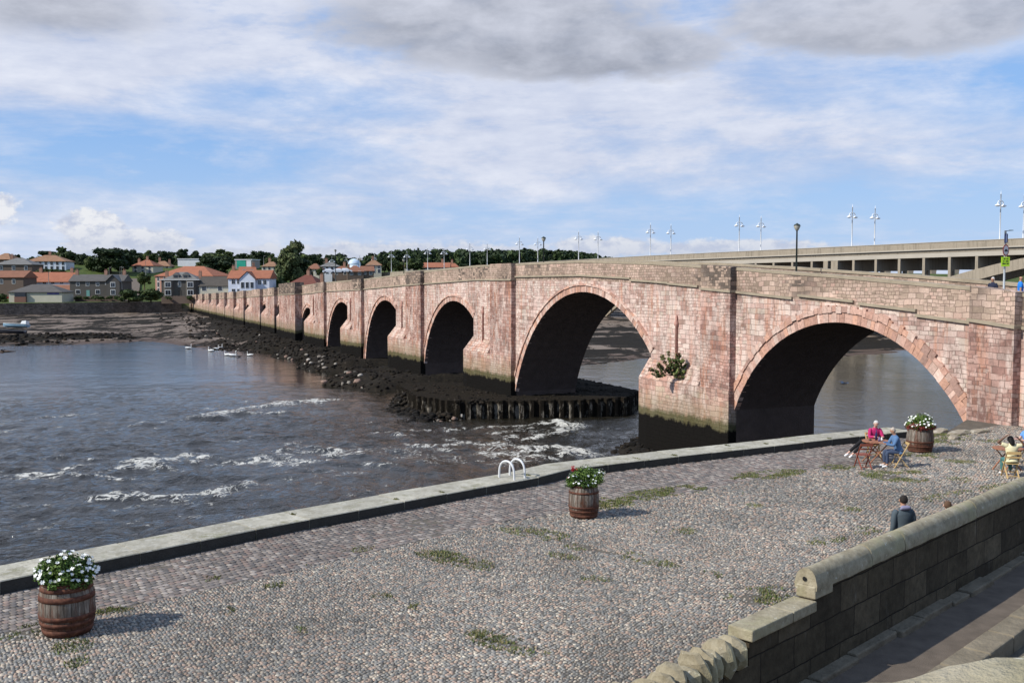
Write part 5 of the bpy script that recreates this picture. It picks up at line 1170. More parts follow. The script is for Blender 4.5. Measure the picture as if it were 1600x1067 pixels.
c = g.mix(g.mr(g.m('ADD', gr2, g.m('MULTIPLY', g.m('SUBTRACT', .42, z), .8)), .47, .66, 0, .9), c, (.085, .032, .018))
c = g.mix(g.m('MULTIPLY', joint, .8), c, (.02, .016, .012))
g.out(c, .85, g.bump(g.m('SUBTRACT', gr, joint), 1.0, .01), .2); M['stave'] = m
m, g = mat('rusty_hoop'); o = g.obj(); n1 = g.noise(o, 9, 6, .7)
c = g.ramp(n1, [(.3, (.035, .016, .011)), (.5, (.095, .034, .020)), (.72, (.19, .085, .05))]); g.out(c, .8, g.bump(n1, 1, .004), .3); M['hoop'] = m
M['petal'] = simple('white_petal', (.80, .80, .76), .6, .04); M['red'] = attr_mat('red_petal', .7, .2, 8, .2)
def flower_me(r_, seed, double=False):
    rr = random.Random(seed); mb = MB(); n = 6
    for i in range(n):
        a = 2 * math.pi * i / n + rr.uniform(-.1, .1); w_ = .55; up = rr.uniform(.0, .35)
        p = [(0, 0, 0), (r_ * .6 * math.cos(a - w_), r_ * .6 * math.sin(a - w_), r_ * up * .7), (r_ * math.cos(a - .2), r_ * math.sin(a - .2), r_ * up), (r_ * math.cos(a + .2), r_ * math.sin(a + .2), r_ * up * .9), (r_ * .6 * math.cos(a + w_), r_ * .6 * math.sin(a + w_), r_ * up * .7)]
        mb.add(p, [(0, 1, 2, 3, 4)])
    return mb.build('flower', M['petal'], me_only=True)
FM = [flower_me(1.0, i) for i in range(3)]; fc = simple('flower_eye', (.42, .36, .06), .7)
def barrel(px, py, dia, ht, label, nfl, fol, seed, red=None, topr=.9, hoops=None):
    x, y, _ = ground(px, py); y += dia * .48; x = (px - 800) / 1600 * (y * cp + (ZC - ZQ) * sp); root = tag(empty('flower_barrel', (x, y, ZQ + .025), seed * .7), label, 'barrel planter', 'flower barrels on the quay')
    Rb = dia / 2; R0 = Rb * .84
    def rad(t): return R0 + (Rb - R0) * (1 - (2 * t - 1) ** 2)
    mb = MB(); mb.lathe([(rad(i / 12), ht * i / 12) for i in range(13)] + [(rad(1) - .035, ht), (rad(1) - .04, ht - .10)], 52, cap=False); mb.build('staves', M['stave'], root)
    mb = MB(); mb.lathe([(rad(1) - .04, ht - .09), (.01, ht - .06)], 30, cap=False); mb.build('soil', M['quaybase'], root)
    for t0, t1 in (hoops or [(.02, .085), (.17, .225), (.30, .355), (.66, .715), (.80, .85), (.93, .985)]):
        mb = MB(); mb.lathe([(rad(t0) + .001, t0 * ht), (rad(t0) + .011, t0 * ht), (rad((t0 + t1) / 2) + .012, (t0 + t1) / 2 * ht), (rad(t1) + .011, t1 * ht), (rad(t1) + .001, t1 * ht)], 52, cap=False); mb.build('hoop', M['hoop'], root)
    rg = np.random.default_rng(seed); sr, sh = fol
    lobes = [(0, 0, ht + sh * .35, sr * .62)]
    for i in range(16):
        a = rg.random() * 6.283; q_ = rg.random() ** .5 * sr * .72; lobes.append((q_ * math.cos(a), q_ * math.sin(a), ht + sh * rg.uniform(.05, .62) * (1 - .5 * (q_ / sr) ** 2), sr * rg.uniform(.20, .34)))
    for a in np.linspace(0, 6.0, 16): lobes.append((math.cos(a) * Rb * .88, math.sin(a) * Rb * .88, ht + rg.uniform(-.01, .10), rg.uniform(.09, .15)))
    V3, c = leaf_cloud(lobes, 7000, .026 * dia / .8, rg, [(.06, .11, .02), (.09, .15, .03), (.13, .19, .045), (.035, .07, .015)], .75)
    k = V3.reshape(-1, 4, 3)[:, :, 2].min(1) > ht * .78; V3 = V3.reshape(-1, 4, 3)[k].reshape(-1, 3); c = c.reshape(-1, 4, 3)[k].reshape(-1, 3)
    me = mesh_np('foliage', V3, np.arange(len(V3)).reshape(-1, 4), col=c, mats=[M['leaf']]); link(me, 'foliage', root)
    L = np.array(lobes)
    placed = []
    for i in range(nfl):
        for _ in range(60):
            l = L[rg.integers(0, len(L))]; d = rg.normal(0, 1, 3); d[2] = abs(d[2]) * .9 + .05; d /= np.linalg.norm(d); p = l[:3] + d * l[3] * np.array([1.08, 1.08, .84])
            dd_ = np.linalg.norm((L[:, :3] - p) / np.array([1, 1, .75]), axis=1) / L[:, 3]
            if dd_.min() > .90 and p[2] > ht + .03 and all((abs(p - q_) ** 2).sum() > .0032 for q_ in placed): break
        placed.append(p)
        o = link(FM[i % 3], 'flower', root); o.location = p; s_ = rg.uniform(.024, .038) * dia / .8; o.scale = (s_, s_, s_)
        nd = Vector(d) + Vector((-.35, -.35, .5)); o.rotation_euler = nd.to_track_quat('Z', 'Y').to_euler()
    if red:
        mode = red; VV = []; 
        if mode == 'skirt':
            lb = [(math.cos(a) * Rb * .86, math.sin(a) * Rb * .86, ht * 1.0 + rg.uniform(-.05, .06), .13 * dia / .9) for a in np.linspace(0, 6.28, 22)]; V3, c = leaf_cloud(lb, 4200, .024, rg, [(.16, .028, .022), (.22, .04, .03), (.11, .02, .018), (.24, .07, .05)], .9)
            me = mesh_np('red_foliage', V3, np.arange(len(V3)).reshape(-1, 4), col=c, mats=[M['leaf']]); link(me, 'red_foliage', root)
        else:
            lb = [(-sr * .45 + rg.normal(0, .05), rg.normal(0, .1), ht + sh * .60 + rg.normal(0, .03), .05) for _ in range(6)] + [(-sr * .75, -.05, ht + .15, .04)]; V3, c = leaf_cloud(lb, 150, .022, rg, [(.40, .015, .03), (.5, .03, .05)], .8)
            cr_, sr_ = math.cos(-seed * .7), math.sin(-seed * .7); V3 = np.stack([V3[:, 0] * cr_ - V3[:, 1] * sr_, V3[:, 0] * sr_ + V3[:, 1] * cr_, V3[:, 2]], -1)
            me = mesh_np('red_flowers', V3, np.arange(len(V3)).reshape(-1, 4), col=c, mats=[M['red']]); link(me, 'red_flowers', root)
barrel(106, 1001, .93, .93, 'large rusty hooped barrel with white flowers at the bottom left, nearest the viewer', 98, (.55, .56), 2, hoops=[(.02, .13), (.19, .27), (.31, .40), (.66, .76), (.84, .92), (.94, .99)])
barrel(912, 813, .80, .86, 'grey weathered barrel with white and a few red flowers, middle of the quay', 98, (.54, .62), 5, 'tips', hoops=[(.02, .10), (.18, .23), (.30, .36), (.74, .80), (.93, .99)])
barrel(1437, 709, .93, .90, 'wide barrel with white flowers above a red leaved fringe near the bridge foot', 98, (.56, .58), 8, 'skirt', hoops=[(.02, .08), (.2, .26), (.38, .44)])

# ladder hoops on the kerb
lr = None; hoops_px = [(785, 748, 810, 750), (800, 747, 824, 747)]
steel = simple('pale_painted_steel', (.62, .63, .64), .4, .05)
kd = (KI[4] - KI[3]).normalized() if False else (KI[5] - KI[4]).normalized()
lad = tag(empty('ladder_rails'), 'pair of pale curved ladder handrails standing on the kerb above the rapids', 'handrail')
P0 = Vector(ground(812, 751, ZQ + .27)[:2]); acr = Vector((-tdir.y, tdir.x)).normalized()
for s in (0, .46):
    b0 = P0 + tdir * s + acr * .22; c_ = b0 + acr * .62; mb = MB(); pts = []
    for i in range(17):
        a = math.pi * i / 16; q_ = (1 - math.cos(a)) / 2; p = b0.lerp(c_, q_); pts.append((p.x, p.y, ZQ + .27 + .02 + .30 * min(1, math.sin(a) * 1.8) ** 1 * .0 + .50 * math.sin(a) ** .62))
    pts = [(b0.x, b0.y, ZQ + .2)] + pts + [(c_.x, c_.y, ZQ - .8 + .5)]
    mb.tube(pts, .032, 10); mb.build('handrail', steel, lad)

# sign post on the bridge end
SY = 45.0; x, y, zt_ = at(1568.5, 452, SY)
sg = tag(empty('sign_post', (x, y, zt_ - 1.0), 0.12), 'pole with blue plate, round red ringed vehicle sign and lime green notice beside the parapet', 'road sign')
k_ = SY / 1600
def sz(py): return (452 - py) * k_ + 1.0
mb = MB(); mb.tube([(0, 0, -.5), (0, 0, sz(361))], .045, 10); mb.build('pole', simple('galvanised', (.42, .45, .47), .4), sg)
def disc(name, m, rx, z, y, th=.02, n=36, ry=None):
    mb = MB(); P = [(rx * math.cos(2 * math.pi * i / n), (ry or rx) * math.sin(2 * math.pi * i / n)) for i in range(n)]
    mb.add([(a, y, z + b) for a, b in P] + [(a, y + th, z + b) for a, b in P], [tuple(range(n)), tuple(range(2 * n - 1, n - 1, -1))] + [(i, n + i, n + (i + 1) % n, (i + 1) % n) for i in range(n)]); return mb.build(name, m, sg)
blk = simple('sign_black', (.02, .02, .025), .5); lime = simple('lime_board', (.42, .68, .03), .5, .03); navy = simple('navy_plate', (.02, .03, .10), .4)
mb = MB(); mb.box(-.075, -.07, sz(380), .075, -.05, sz(366)); mb.build('blue_plate', navy, sg); mb = MB(); mb.box(-.02, -.075, sz(379), .02, -.0705, sz(367)); mb.build('plate_stripe', simple('plate_pale', (.25, .3, .45), .5), sg)
disc('sign_ring', simple('sign_red', (.20, .02, .02), .5), .145, sz(391.5), -.075, .02, ry=.25); disc('sign_face', simple('sign_face', (.32, .32, .36), .5), .112, sz(391.5), -.08, .004, ry=.205)
mb = MB(); zc_ = sz(391.5); mb.box(-.075, -.086, zc_ - .045, .075, -.0805, zc_ + .0); mb.box(-.05, -.086, zc_, .05, -.0805, zc_ + .045)
for s in (-.045, .045): mb.lathe([(.018, 0), (.018, .003)], 10); [mb.v.__setitem__(i, (mb.v[i][0] + s, -.0805 - mb.v[i][2], zc_ - .05 + mb.v[i][1])) for i in range(len(mb.v) - 20, len(mb.v))]
mb.build('car_symbol', blk, sg)
mb = MB(); mb.box(-.20, -.075, sz(416.5), .19, -.055, sz(402)); mb.build('notice_board', lime, sg)
def text(s, size, loc, m, parent, name='lettering', rx=math.pi / 2):
    cu = bpy.data.curves.new(name, 'FONT'); cu.body = s; cu.size = size; cu.align_x = 'CENTER'; cu.align_y = 'CENTER'; cu.extrude = .001; cu.offset = size * .015
    o = bpy.data.objects.new(name, cu); C.objects.link(o); dg = bpy.context.evaluated_depsgraph_get(); me = bpy.data.meshes.new_from_object(o.evaluated_get(dg)); bpy.data.objects.remove(o)
    me.materials.clear(); me.materials.append(m); o = link(me, name, parent); o.location = loc; o.rotation_euler = (rx, 0, 0); return o
for i, s in enumerate(('5 PM', 'TO 9AM', 'BRIDGE ONLY')): pass
# the three lines on the notice cannot be read in the photo: bars of letter groups
mb = MB(); r = random.Random(4)
for row, spans in enumerate([[(-.10, -.03), (0, .02), (.05, .12)], [(-.11, -.06), (.0, .13)], [(-.15, .01), (.04, .14)]]):
    z = sz(402) - .075 - row * .105
    for a, b in spans:
        xx = a
        while xx < b - .01: mb.box(xx, -.079, z - .032, xx + .018, -.0755, z + .032 * r.choice([1, .6, 1])); xx += .026
mb.build('lettering', blk, sg)
mb = MB(); mb.tube([(0, 0, sz(362)), (.06, 0, sz(361.5)), (.20, 0, sz(361))], .015, 6); mb.build('lamp_arm', M['post'], sg)
mb = MB(); mb.add([(.18, -.05, sz(361.5)), (.36, -.04, sz(361)), (.36, .04, sz(361)), (.18, .05, sz(361.5)), (.18, -.04, sz(360)), (.34, -.02, sz(360)), (.34, .02, sz(360)), (.18, .04, sz(360))], [(0, 3, 2, 1), (4, 5, 6, 7), (0, 1, 5, 4), (1, 2, 6, 5), (2, 3, 7, 6), (3, 0, 4, 7)]); mb.build('lamp_head', M['post'], sg)

# shrub growing from the first pier
a_, b_ = 72.6, .95; X_, Y_ = xy(a_, b_); sh = tag(empty('shrub', (X_, Y_, 4.15)), 'straggly green and reddish shrub growing out of the pier above its foot', 'shrub')
rg = np.random.default_rng(9); mb = MB(); lobes = []
for i in range(46):
    a = rg.uniform(-1.5, 1.6); l = rg.uniform(.5, 1.55); e = Vector((math.sin(a) * l * 1.0, -rg.uniform(0, .5), math.cos(a) * l * rg.uniform(.7, 1.45) - .1)); e.y -= e.x * .0
    mb.tube([(0, 0, 0), tuple(e * .5 + Vector((0, -.1, .08))), tuple(e)], [.015, .01, .004], 4)
    for f in (.45, .7, .9, 1.0): lobes.append((e.x * f, e.y * f, e.z * f, rg.uniform(.07, .15)))
mb.build('branches', M['bark'], sh)
V3, c = leaf_cloud(lobes, 5200, .075, rg, [(.10, .14, .04), (.15, .18, .055), (.20, .19, .08), (.20, .11, .07), (.07, .10, .035)], .9); link(mesh_np('leaves', V3, np.arange(len(V3)).reshape(-1, 4), col=c, mats=[M['leaf']]), 'leaves', sh)

# ------------------------------------------------------------------ rocks round the piers
rg = np.random.default_rng(31); base = [rock_me(50 + i, 1, 1, .7, (.022, .018, .014) if i < 5 else (.20, .18, .15), .5, 2, M['rock'], False) for i in range(8)]
bv3 = []; bq = []; bc = []; off = 0
def add_rock(a, b, s, i, dz=0):
    global off
    me = base[i]; v = np.zeros(len(me.vertices) * 3); me.vertices.foreach_get('co', v); v = v.reshape(-1, 3) * s * rg.uniform(.7, 1.3, 3)
    t = np.zeros(len(me.polygons) * 3, int); me.polygons.foreach_get('vertices', t); th = rg.random() * 6.28; v = np.stack([v[:, 0] * math.cos(th) - v[:, 1] * math.sin(th), v[:, 0] * math.sin(th) + v[:, 1] * math.cos(th), v[:, 2]], -1)
    X_, Y_ = xy(a, b); z = float(terrain_z(np.array([a]), np.array([b]))[0][0])
    if z < WL - .35 and dz == 0: return
    v += np.array([X_, Y_, (max(z, WL - .3) if dz != 1e-3 else -.06) + dz + s * .12]); bv3.append(v); bq.append(t.reshape(-1, 3) + off); off += len(v)
    cc = np.array([(.012, .010, .008), (.022, .017, .012), (.009, .008, .007)][rg.integers(0, 3)] if i < 5 else [(.26, .235, .20), (.34, .31, .27), (.22, .15, .12), (.16, .14, .12)][rg.integers(0, 4)]); bc.append(np.repeat(cc[None] * rg.uniform(.8, 1.2), len(v), 0))
for (a0, a1, b0, b1, h, s) in MOUNDS:
    n = 520 if a0 < 190 else 260
    for _ in range(n): add_rock(rg.uniform(a0 - s * .9, a1), rg.uniform(b1 - 4, b1 + s * 1.3) if rg.random() < .6 else rg.uniform(0, b1 + s), rg.uniform(.08, .26), rg.integers(0, 5))
    for _ in range(36 if a0 < 180 and a0 > 80 else 8): add_rock(rg.uniform(a0 - s * .9, a1 - 6), rg.uniform(b1 - 2, b1 + s * 1.2), rg.uniform(.14, .36), rg.integers(5, 8))
for _ in range(900): q_ = rg.random(); add_rock(rg.uniform(98, 108), 6.2 + 6.0 * q_, rg.uniform(.12, .34), rg.integers(0, 5), max(0, .8 - q_ * 1.0) * rg.random())
for _ in range(150): q_ = rg.random(); add_rock(rg.uniform(97.5, 103), 5.5 + 5 * q_, rg.uniform(.12, .28), rg.integers(5, 8), max(0, .7 - q_) * rg.random())
for _ in range(520): add_rock(rg.uniform(96, 113), rg.uniform(-11, 6.5), rg.uniform(.05, .16), rg.integers(0, 5), max(0, 0) + 1e-3)
for _ in range(420): add_rock(rg.normal(236, 5), rg.uniform(24, 54), rg.uniform(.15, .45), rg.integers(0, 5))
for _ in range(120): add_rock(rg.uniform(198, 206), rg.uniform(46, 62), rg.uniform(.15, .4), rg.integers(0, 7))
for _ in range(150): add_rock(rg.uniform(195, 330), rg.uniform(2, 14), rg.uniform(.15, .45), rg.integers(0, 5))
me = mesh_np('rocks', np.concatenate(bv3), None, np.concatenate(bq), col=np.concatenate(bc), smooth=False, mats=[M['rock']]); tag(link(me, 'boulders'), 'black weed covered rubble heaped round the bridge piers', 'rubble', kind='stuff')

# ------------------------------------------------------------------ boats, birds, car
def boat(px, py, L, rz, cols, label, z=None, tilt=.12, cabin=True, zoff=0):
    x, y, _ = ground(px, py, -.7); zz = ground_z(x, y) if z is None else z
    r = tag(empty('boat', (x, y, zz + zoff), rz), label, 'boat'); r.rotation_euler = (tilt, 0, rz)
    mb = MB(); n = 12; secs = []
    for i in range(n + 1):
        t = i / n; w_ = L * .17 * (1 - max(0, (t - .45) / .55) ** 2.2) * (1 if t > .02 else .95); sh_ = L * .12 + L * .05 * t * t; kz = L * .02 * max(0, (t - .6) / .4) ** 2 * 3
        secs.append([(t * L - L / 2, -w_, sh_), (t * L - L / 2, -w_ * .8, sh_ * .35 + kz), (t * L - L / 2, 0, kz), (t * L - L / 2, w_ * .8, sh_ * .35 + kz), (t * L - L / 2, w_, sh_), (t * L - L / 2, w_ * .86, sh_ - .02), (t * L - L / 2, 0, sh_ * .55), (t * L - L / 2, -w_ * .86, sh_ - .02)])
    vs = [p for s in secs for p in s]; fs = []
    for i in range(n):
        for j in range(8): fs.append((i * 8 + j, (i + 1) * 8 + j, (i + 1) * 8 + (j + 1) % 8, i * 8 + (j + 1) % 8))
    fs += [tuple(range(8)), tuple(n * 8 + j for j in reversed(range(8)))]; mb.add(vs, fs); mb.build('hull', cols[0], r)
    mb = MB(); 
    for s in (0, 4): mb.tube([secs[i][s] for i in range(n + 1)], .035 * L / 4, 5)
    mb.build('gunwale', cols[1], r)
    mb = MB(); [mb.box(L * t, -L * .14, L * .09, L * (t + .05), L * .14, L * .105) for t in (-.25, .05)]; mb.build('thwart', cols[1], r)
    if cabin:
        mb = MB(); mb.add([(-L * .48, -L * .12, L * .1), (-L * .25, -L * .12, L * .1), (-L * .25, L * .12, L * .1), (-L * .48, L * .12, L * .1), (-L * .46, -L * .1, L * .26), (-L * .3, -L * .1, L * .24), (-L * .3, L * .1, L * .24), (-L * .46, L * .1, L * .26)], [(4, 5, 6, 7), (0, 1, 5, 4), (1, 2, 6, 5), (2, 3, 7, 6), (3, 0, 4, 7)]); mb.build('wheelhouse', cols[2], r)
bl_ = simple('boat_blue', (.20, .32, .42), .4); bw_ = simple('boat_white', (.6, .62, .62), .4); bk_ = simple('boat_dark', (.02, .022, .03), .5); tl_ = simple('boat_teal', (.16, .24, .25), .5)
boat(24, 513, 6.0, math.pi - .1, (bl_, bw_, bw_), 'small blue and white boat lying tilted on the mud at the left', tilt=.18, zoff=.25)
boat(17, 518.5, 6.0, math.pi + .03, (bk_, bk_, bk_), 'black low boat on the mud just in front of the blue one', tilt=.0, cabin=False, zoff=-.1)
boat(34, 511, 3.6, .9, (tl_, bw_, bw_), 'small grey green dinghy at the right end of the blue boat', tilt=-.2, cabin=False, zoff=.1)
swanw = simple('white_feathers', (.80, .80, .77), .7, .03); beak = simple('orange_bill', (.5, .2, .03), .5)
def bird(px, py, L, rz, label, swim=True, neck=True, z=None, mm_=None, name='swan', cat='swan', loc=None):
    x, y, _ = ground(px, py, WL) if loc is None else loc; r = tag(empty(name, (x, y, WL + .02 if z is None else z), rz), label, cat, 'swans by the rocks' if name == 'swan' else None)
    mb = MB(); n = 10; P = [(-L * .5 + L * i / n * 1.0, 0, L * .10 + L * .12 * math.sin(math.pi * i / n) * .3 + (L * .12 * (1 - i / n) ** 3)) for i in range(n + 1)]
    mb.tube(P, [max(.01, L * .2 * math.sin(math.pi * (i * .92 + .25) / (n + .3)) ** .7) for i in range(n + 1)], 10, sy=.75)
    if neck: mb.tube([(L * .38, 0, L * .15), (L * .50, 0, L * .35), (L * .42, 0, L * .55), (L * .46, 0, L * .68), (L * .56, 0, L * .68)], [L * .07, L * .04, L * .035, L * .045, L * .03], 8)
    else: mb.tube([(L * .40, 0, L * .14), (L * .55, 0, L * .2), (L * .62, 0, L * .2)], [L * .08, L * .07, L * .03], 8)
    mb.build('body', mm_ or swanw, r)
    mb = MB(); hz = L * .67 if neck else L * .2; hx = L * .56 if neck else L * .62; mb.tube([(hx, 0, hz), (hx + L * .10, 0, hz - L * .02)], [L * .022, L * .008], 6); mb.build('bill', beak, r)
for a in [(294, 545, 1.1, .2, 'white swan alone on open water, leftmost'), (330, 549, 1.1, 2.9, 'white swan second from the left near the rock point'), (337, 546, 1.0, .3, 'white swan with raised neck close to the rock point'), (344, 544.5, 1.0, 1.0, 'white swan nearest the dark shore on the far side'), (356, 555.5, 1.1, 3.0, 'white swan with upright neck in the near pair by the rocks'), (363, 556.5, 1.2, .1, 'white swan with lowered body in the near pair by the rocks'), (391, 556, 1.0, 3.1, 'white swan rightmost by the shingle edge')]: bird(*a)
bird(373, 558, .7, .5, 'dark duck floating between the near swans and the rightmost swan', mm_=bk_, name='duck', cat='duck', neck=False)
# gull flying under the first arch
gp = at(1318, 599, 75); gr_ = tag(empty('gull', gp, .3), 'grey gull flying low over the water beyond the first arch', 'gull')
mb = MB(); mb.tube([(-.28, 0, 0), (-.12, 0, 0), (.08, 0, .01), (.22, 0, .02), (.3, 0, .0)], [.01, .055, .07, .045, .01], 8)
for s in (-1, 1): mb.add([(.10, s * .04, .03), (.16, s * .35, .14), (-.05, s * .72, .05), (-.04, s * .35, .10), (-.10, s * .04, .02)], [(0, 1, 2, 3, 4)]); mb.add([(.10, s * .04, .02), (.16, s * .35, .13), (-.05, s * .72, .045), (-.04, s * .35, .09), (-.10, s * .04, .01)], [(4, 3, 2, 1, 0)])
mb.build('body', simple('gull_grey', (.20, .22, .26), .7), gr_)
def car(px, py, Y, rz, col, label, z=None):
    x, y, zz = at(px, py, Y); r = tag(empty('car', (x, y, z if z is not None else zz), rz), label, 'car', 'cars parked on the far bank')
    L, W_, = 4.2, 1.75; prof = [(-2.1, .3), (-2.1, .85), (-1.9, 1.0), (-1.5, 1.05), (-1.0, 1.45), (.5, 1.48), (1.15, 1.0), (2.0, .85), (2.1, .6), (2.1, .3)]
    n = len(prof); mb = MB(); ins = [.08 if z_ > 1.1 else 0 for _, z_ in prof]; mb.add([(x_, -W_ / 2 + i_ * 2, z_) for (x_, z_), i_ in zip(prof, ins)] + [(x_, W_ / 2 - i_ * 2, z_) for (x_, z_), i_ in zip(prof, ins)], [tuple(range(n)), tuple(range(2 * n - 1, n - 1, -1))] + [(i, n + i, n + (i + 1) % n, (i + 1) % n) for i in range(n)]); mb.build('body', col, r)
    mb = MB(); 
    for s in (-1, 1): mb.add([(-1.3, s * (W_ / 2 - .08), 1.08), (.9, s * (W_ / 2 - .08), 1.08), (.45, s * (W_ / 2 - .15), 1.42), (-.95, s * (W_ / 2 - .15), 1.40)], [(0, 1, 2, 3)])
    mb.add([(1.13, -.7, 1.04), (1.13, .7, 1.04), (.56, .62, 1.46), (.56, -.62, 1.46)], [(0, 1, 2, 3)]); mb.add([(-1.5, -.7, 1.09), (-1.5, .7, 1.09), (-1.05, .62, 1.44), (-1.05, -.62, 1.44)], [(3, 2, 1, 0)]); mb.build('windows', M['glass'], r)
    for sx in (-1.3, 1.3):
        for s in (-1, 1):
            mb = MB(); P = [(sx + .32 * math.cos(a * math.pi / 8), .32 + .32 * math.sin(a * math.pi / 8)) for a in range(16)]; y0 = s * W_ / 2 - .09; mb.add([(a, y0, b) for a, b in P] + [(a, y0 + .2, b) for a, b in P], [tuple(range(16)), tuple(range(31, 15, -1))] + [(i, 16 + i, 16 + (i + 1) % 16, (i + 1) % 16) for i in range(16)]); mb.build('wheel', bk_, r)
cw_ = simple('car_white', (.75, .76, .78), .25, .02); cr_ = simple('car_red', (.35, .02, .02), .25, .05); cdk = simple('car_dark', (.03, .035, .05), .25, .05)
rxy = at(196.5, 443, 352); car(196.5, 443, 352, -1.4, cw_, 'white car driving up the road above the bushes', z=ground_z(rxy[0], rxy[1]) + .32)
car(1, 468, 305, .1, cr_, 'red car half hidden at the left edge beside the pavilion')
for x0_, x1_, lb in [(117, 188, 'low rough garden wall with plants before the dark stone terrace'), (252, 312, 'low garden wall before the dark villa')]:
    mb = MB(); r = random.Random(int(x0_)); Yw = 309; p0_ = at(x0_, 467, Yw); p1_ = at(x1_, 467, Yw); n = 26
    for i in range(n):
        xa = p0_[0] + (p1_[0] - p0_[0]) * i / n; xb = p0_[0] + (p1_[0] - p0_[0]) * (i + 1) / n; mb.box(xa, Yw, 3.0, xb, Yw + .5, p0_[2] + r.uniform(.6, .95))
    tag(mb.build('garden_wall', mm['brown']), lb, 'wall')
for i, (px, h_, w_) in enumerate([(123, 5, 9), (134, 4, 6), (149, 6, 8), (158, 4, 9), (172, 5, 7), (183, 5, 8), (262, 4, 8), (296, 5, 8)]):
    tree(ORD[i] + ' garden shrub from the left along the garden walls of the far bank', px, 468, 468 - h_ - 2, w_ + 3, 307.5, 3 if i % 2 else 5, nm='garden_shrub', cat='shrub', group='garden shrubs before the terrace')
for i, (px, py, Y) in enumerate([(514, 427, 340), (529, 426.5, 343), (540, 426, 344)]): car(px, py, Y, .2, cw_, ['white car roof left of the brown houses behind the bridge', 'white car roof in front of the brown houses behind the bridge', 'white car roof nearest the pale dome'][i])
# ------------------------------------------------------------------ furniture
pine = simple('pale_pine', (.55, .38, .17), .55, .15, 6); redw = simple('red_stained_wood', (.27, .075, .045), .55, .2, 6); brownw = simple('brown_table_wood', (.30, .13, .07), .5, .2, 6); darkf = simple('dark_metal', (.03, .03, .03), .5)
def bar(mb, a, b, w_=.035, t=.02):
    a, b = Vector(a), Vector(b); d = (b - a); L = d.length; q_ = d.to_track_quat('X', 'Z').to_matrix().to_4x4(); mb.box(0, -w_ / 2, -t / 2, L, w_ / 2, t / 2, Matrix.Translation(a) @ q_)
def chair(loc, rz, m, label):
    r = tag(empty('folding_chair', loc, rz), label, 'chair')
    for s in (-.2, .2):   # faces +x ; long leg runs from the front foot up to the back rest
        mb = MB(); bar(mb, (.24, s, .0), (-.24, s, .84)); mb.build('back_leg', m, r)
        mb = MB(); bar(mb, (-.26, s * .86, 0), (.15, s * .86, .46)); mb.build('front_leg', m, r)
    mb = MB(); [bar(mb, (-.17 + i * .075, -.19, .455), (-.17 + i * .075, .19, .455), .06, .018) for i in range(6)]; mb.build('seat', m, r)
    mb = MB(); bar(mb, (-.235, -.2, .80), (-.235, .2, .80), .02, .085); bar(mb, (-.185, -.2, .66), (-.185, .2, .66), .02, .05); mb.build('backrest', m, r)
    mb = MB(); bar(mb, (-.20, -.17, .07), (-.20, .17, .07), .03, .02); mb.build('stretcher', m, r); mb = MB(); bar(mb, (.17, -.2, .14), (.17, .2, .14), .03, .02); mb.build('stretcher', m, r)
    return r
def table(loc, rz, label):
    r = tag(empty('folding_table', loc, rz), label, 'table'); mb = MB(); n = 28
    mb.lathe([(.02, .70), (.46, .70), (.47, .705), (.47, .725), (.46, .73), (.02, .73)], n); mb.build('tabletop', brownw, r)
    mb = MB()
    for i in range(-5, 6):
        x_ = i * .08; l_ = math.sqrt(max(.46 ** 2 - x_ ** 2, 0.01)); mb.box(x_ - .036, -l_, .7305, x_ + .036, l_, .738)
    mb.build('slats', brownw, r)
    for s in (-.25, .25):
        mb = MB(); bar(mb, (-.38, s, .0), (.32, s, .70), .04, .025); mb.build('leg', brownw, r); mb = MB(); bar(mb, (.38, s * .8, .0), (-.32, s * .8, .70), .04, .025); mb.build('leg', brownw, r)
    mb = MB(); bar(mb, (0, -.25, .35), (0, .25, .35), .03, .03); mb.build('stretcher', brownw, r)
    return r
# ------------------------------------------------------------------ people
skin = {k: simple('skin_' + k, c, .55, .06, 8) for k, c in dict(pale=(.56, .34, .26), tan=(.42, .23, .15), brown=(.16, .085, .055)).items()}
cloth = {k: simple('cloth_' + k, c, .9, .12, 12, .004) for k, c in dict(denim=(.09, .17, .31), navy=(.02, .025, .05), yellow=(.72, .66, .42), teal=(.06, .16, .15), skyblue=(.14, .32, .68), grey=(.065, .085, .10), lilac=(.22, .21, .30), black=(.012, .012, .014), pink=(.42, .02, .12), jeans=(.05, .07, .12), white=(.75, .75, .75), bright=(.02, .19, .62), plum=(.2, .12, .25)).items()}
hairm = {k: simple('hair_' + k, c, .7, .25, 30, .006) for k, c in dict(grey=(.42, .36, .30), white=(.55, .53, .50), dark=(.018, .013, .010), brown=(.10, .055, .03), black=(.008, .007, .006)).items()}
def skin_mesh(name, joints, edges, m, parent, root=0, lev=2):
    me = bpy.data.meshes.new(name); me.from_pydata([j[0] for j in joints], edges, []); o = bpy.data.objects.new(name, me); C.objects.link(o)
    o.modifiers.new('s', 'SKIN').use_smooth_shade = True
    for i, (p, r_) in enumerate(joints):
        sv = me.skin_vertices[0].data[i]; sv.radius = r_ if isinstance(r_, tuple) else (r_, r_); sv.use_root = (i == root)
    s = o.modifiers.new('u', 'SUBSURF'); s.levels = lev; s.render_levels = lev
    dg = bpy.context.evaluated_depsgraph_get(); dg.update(); me2 = bpy.data.meshes.new_from_object(o.evaluated_get(dg)); bpy.data.objects.remove(o)
    me2.materials.clear(); me2.materials.append(m); return link(me2, name, parent)
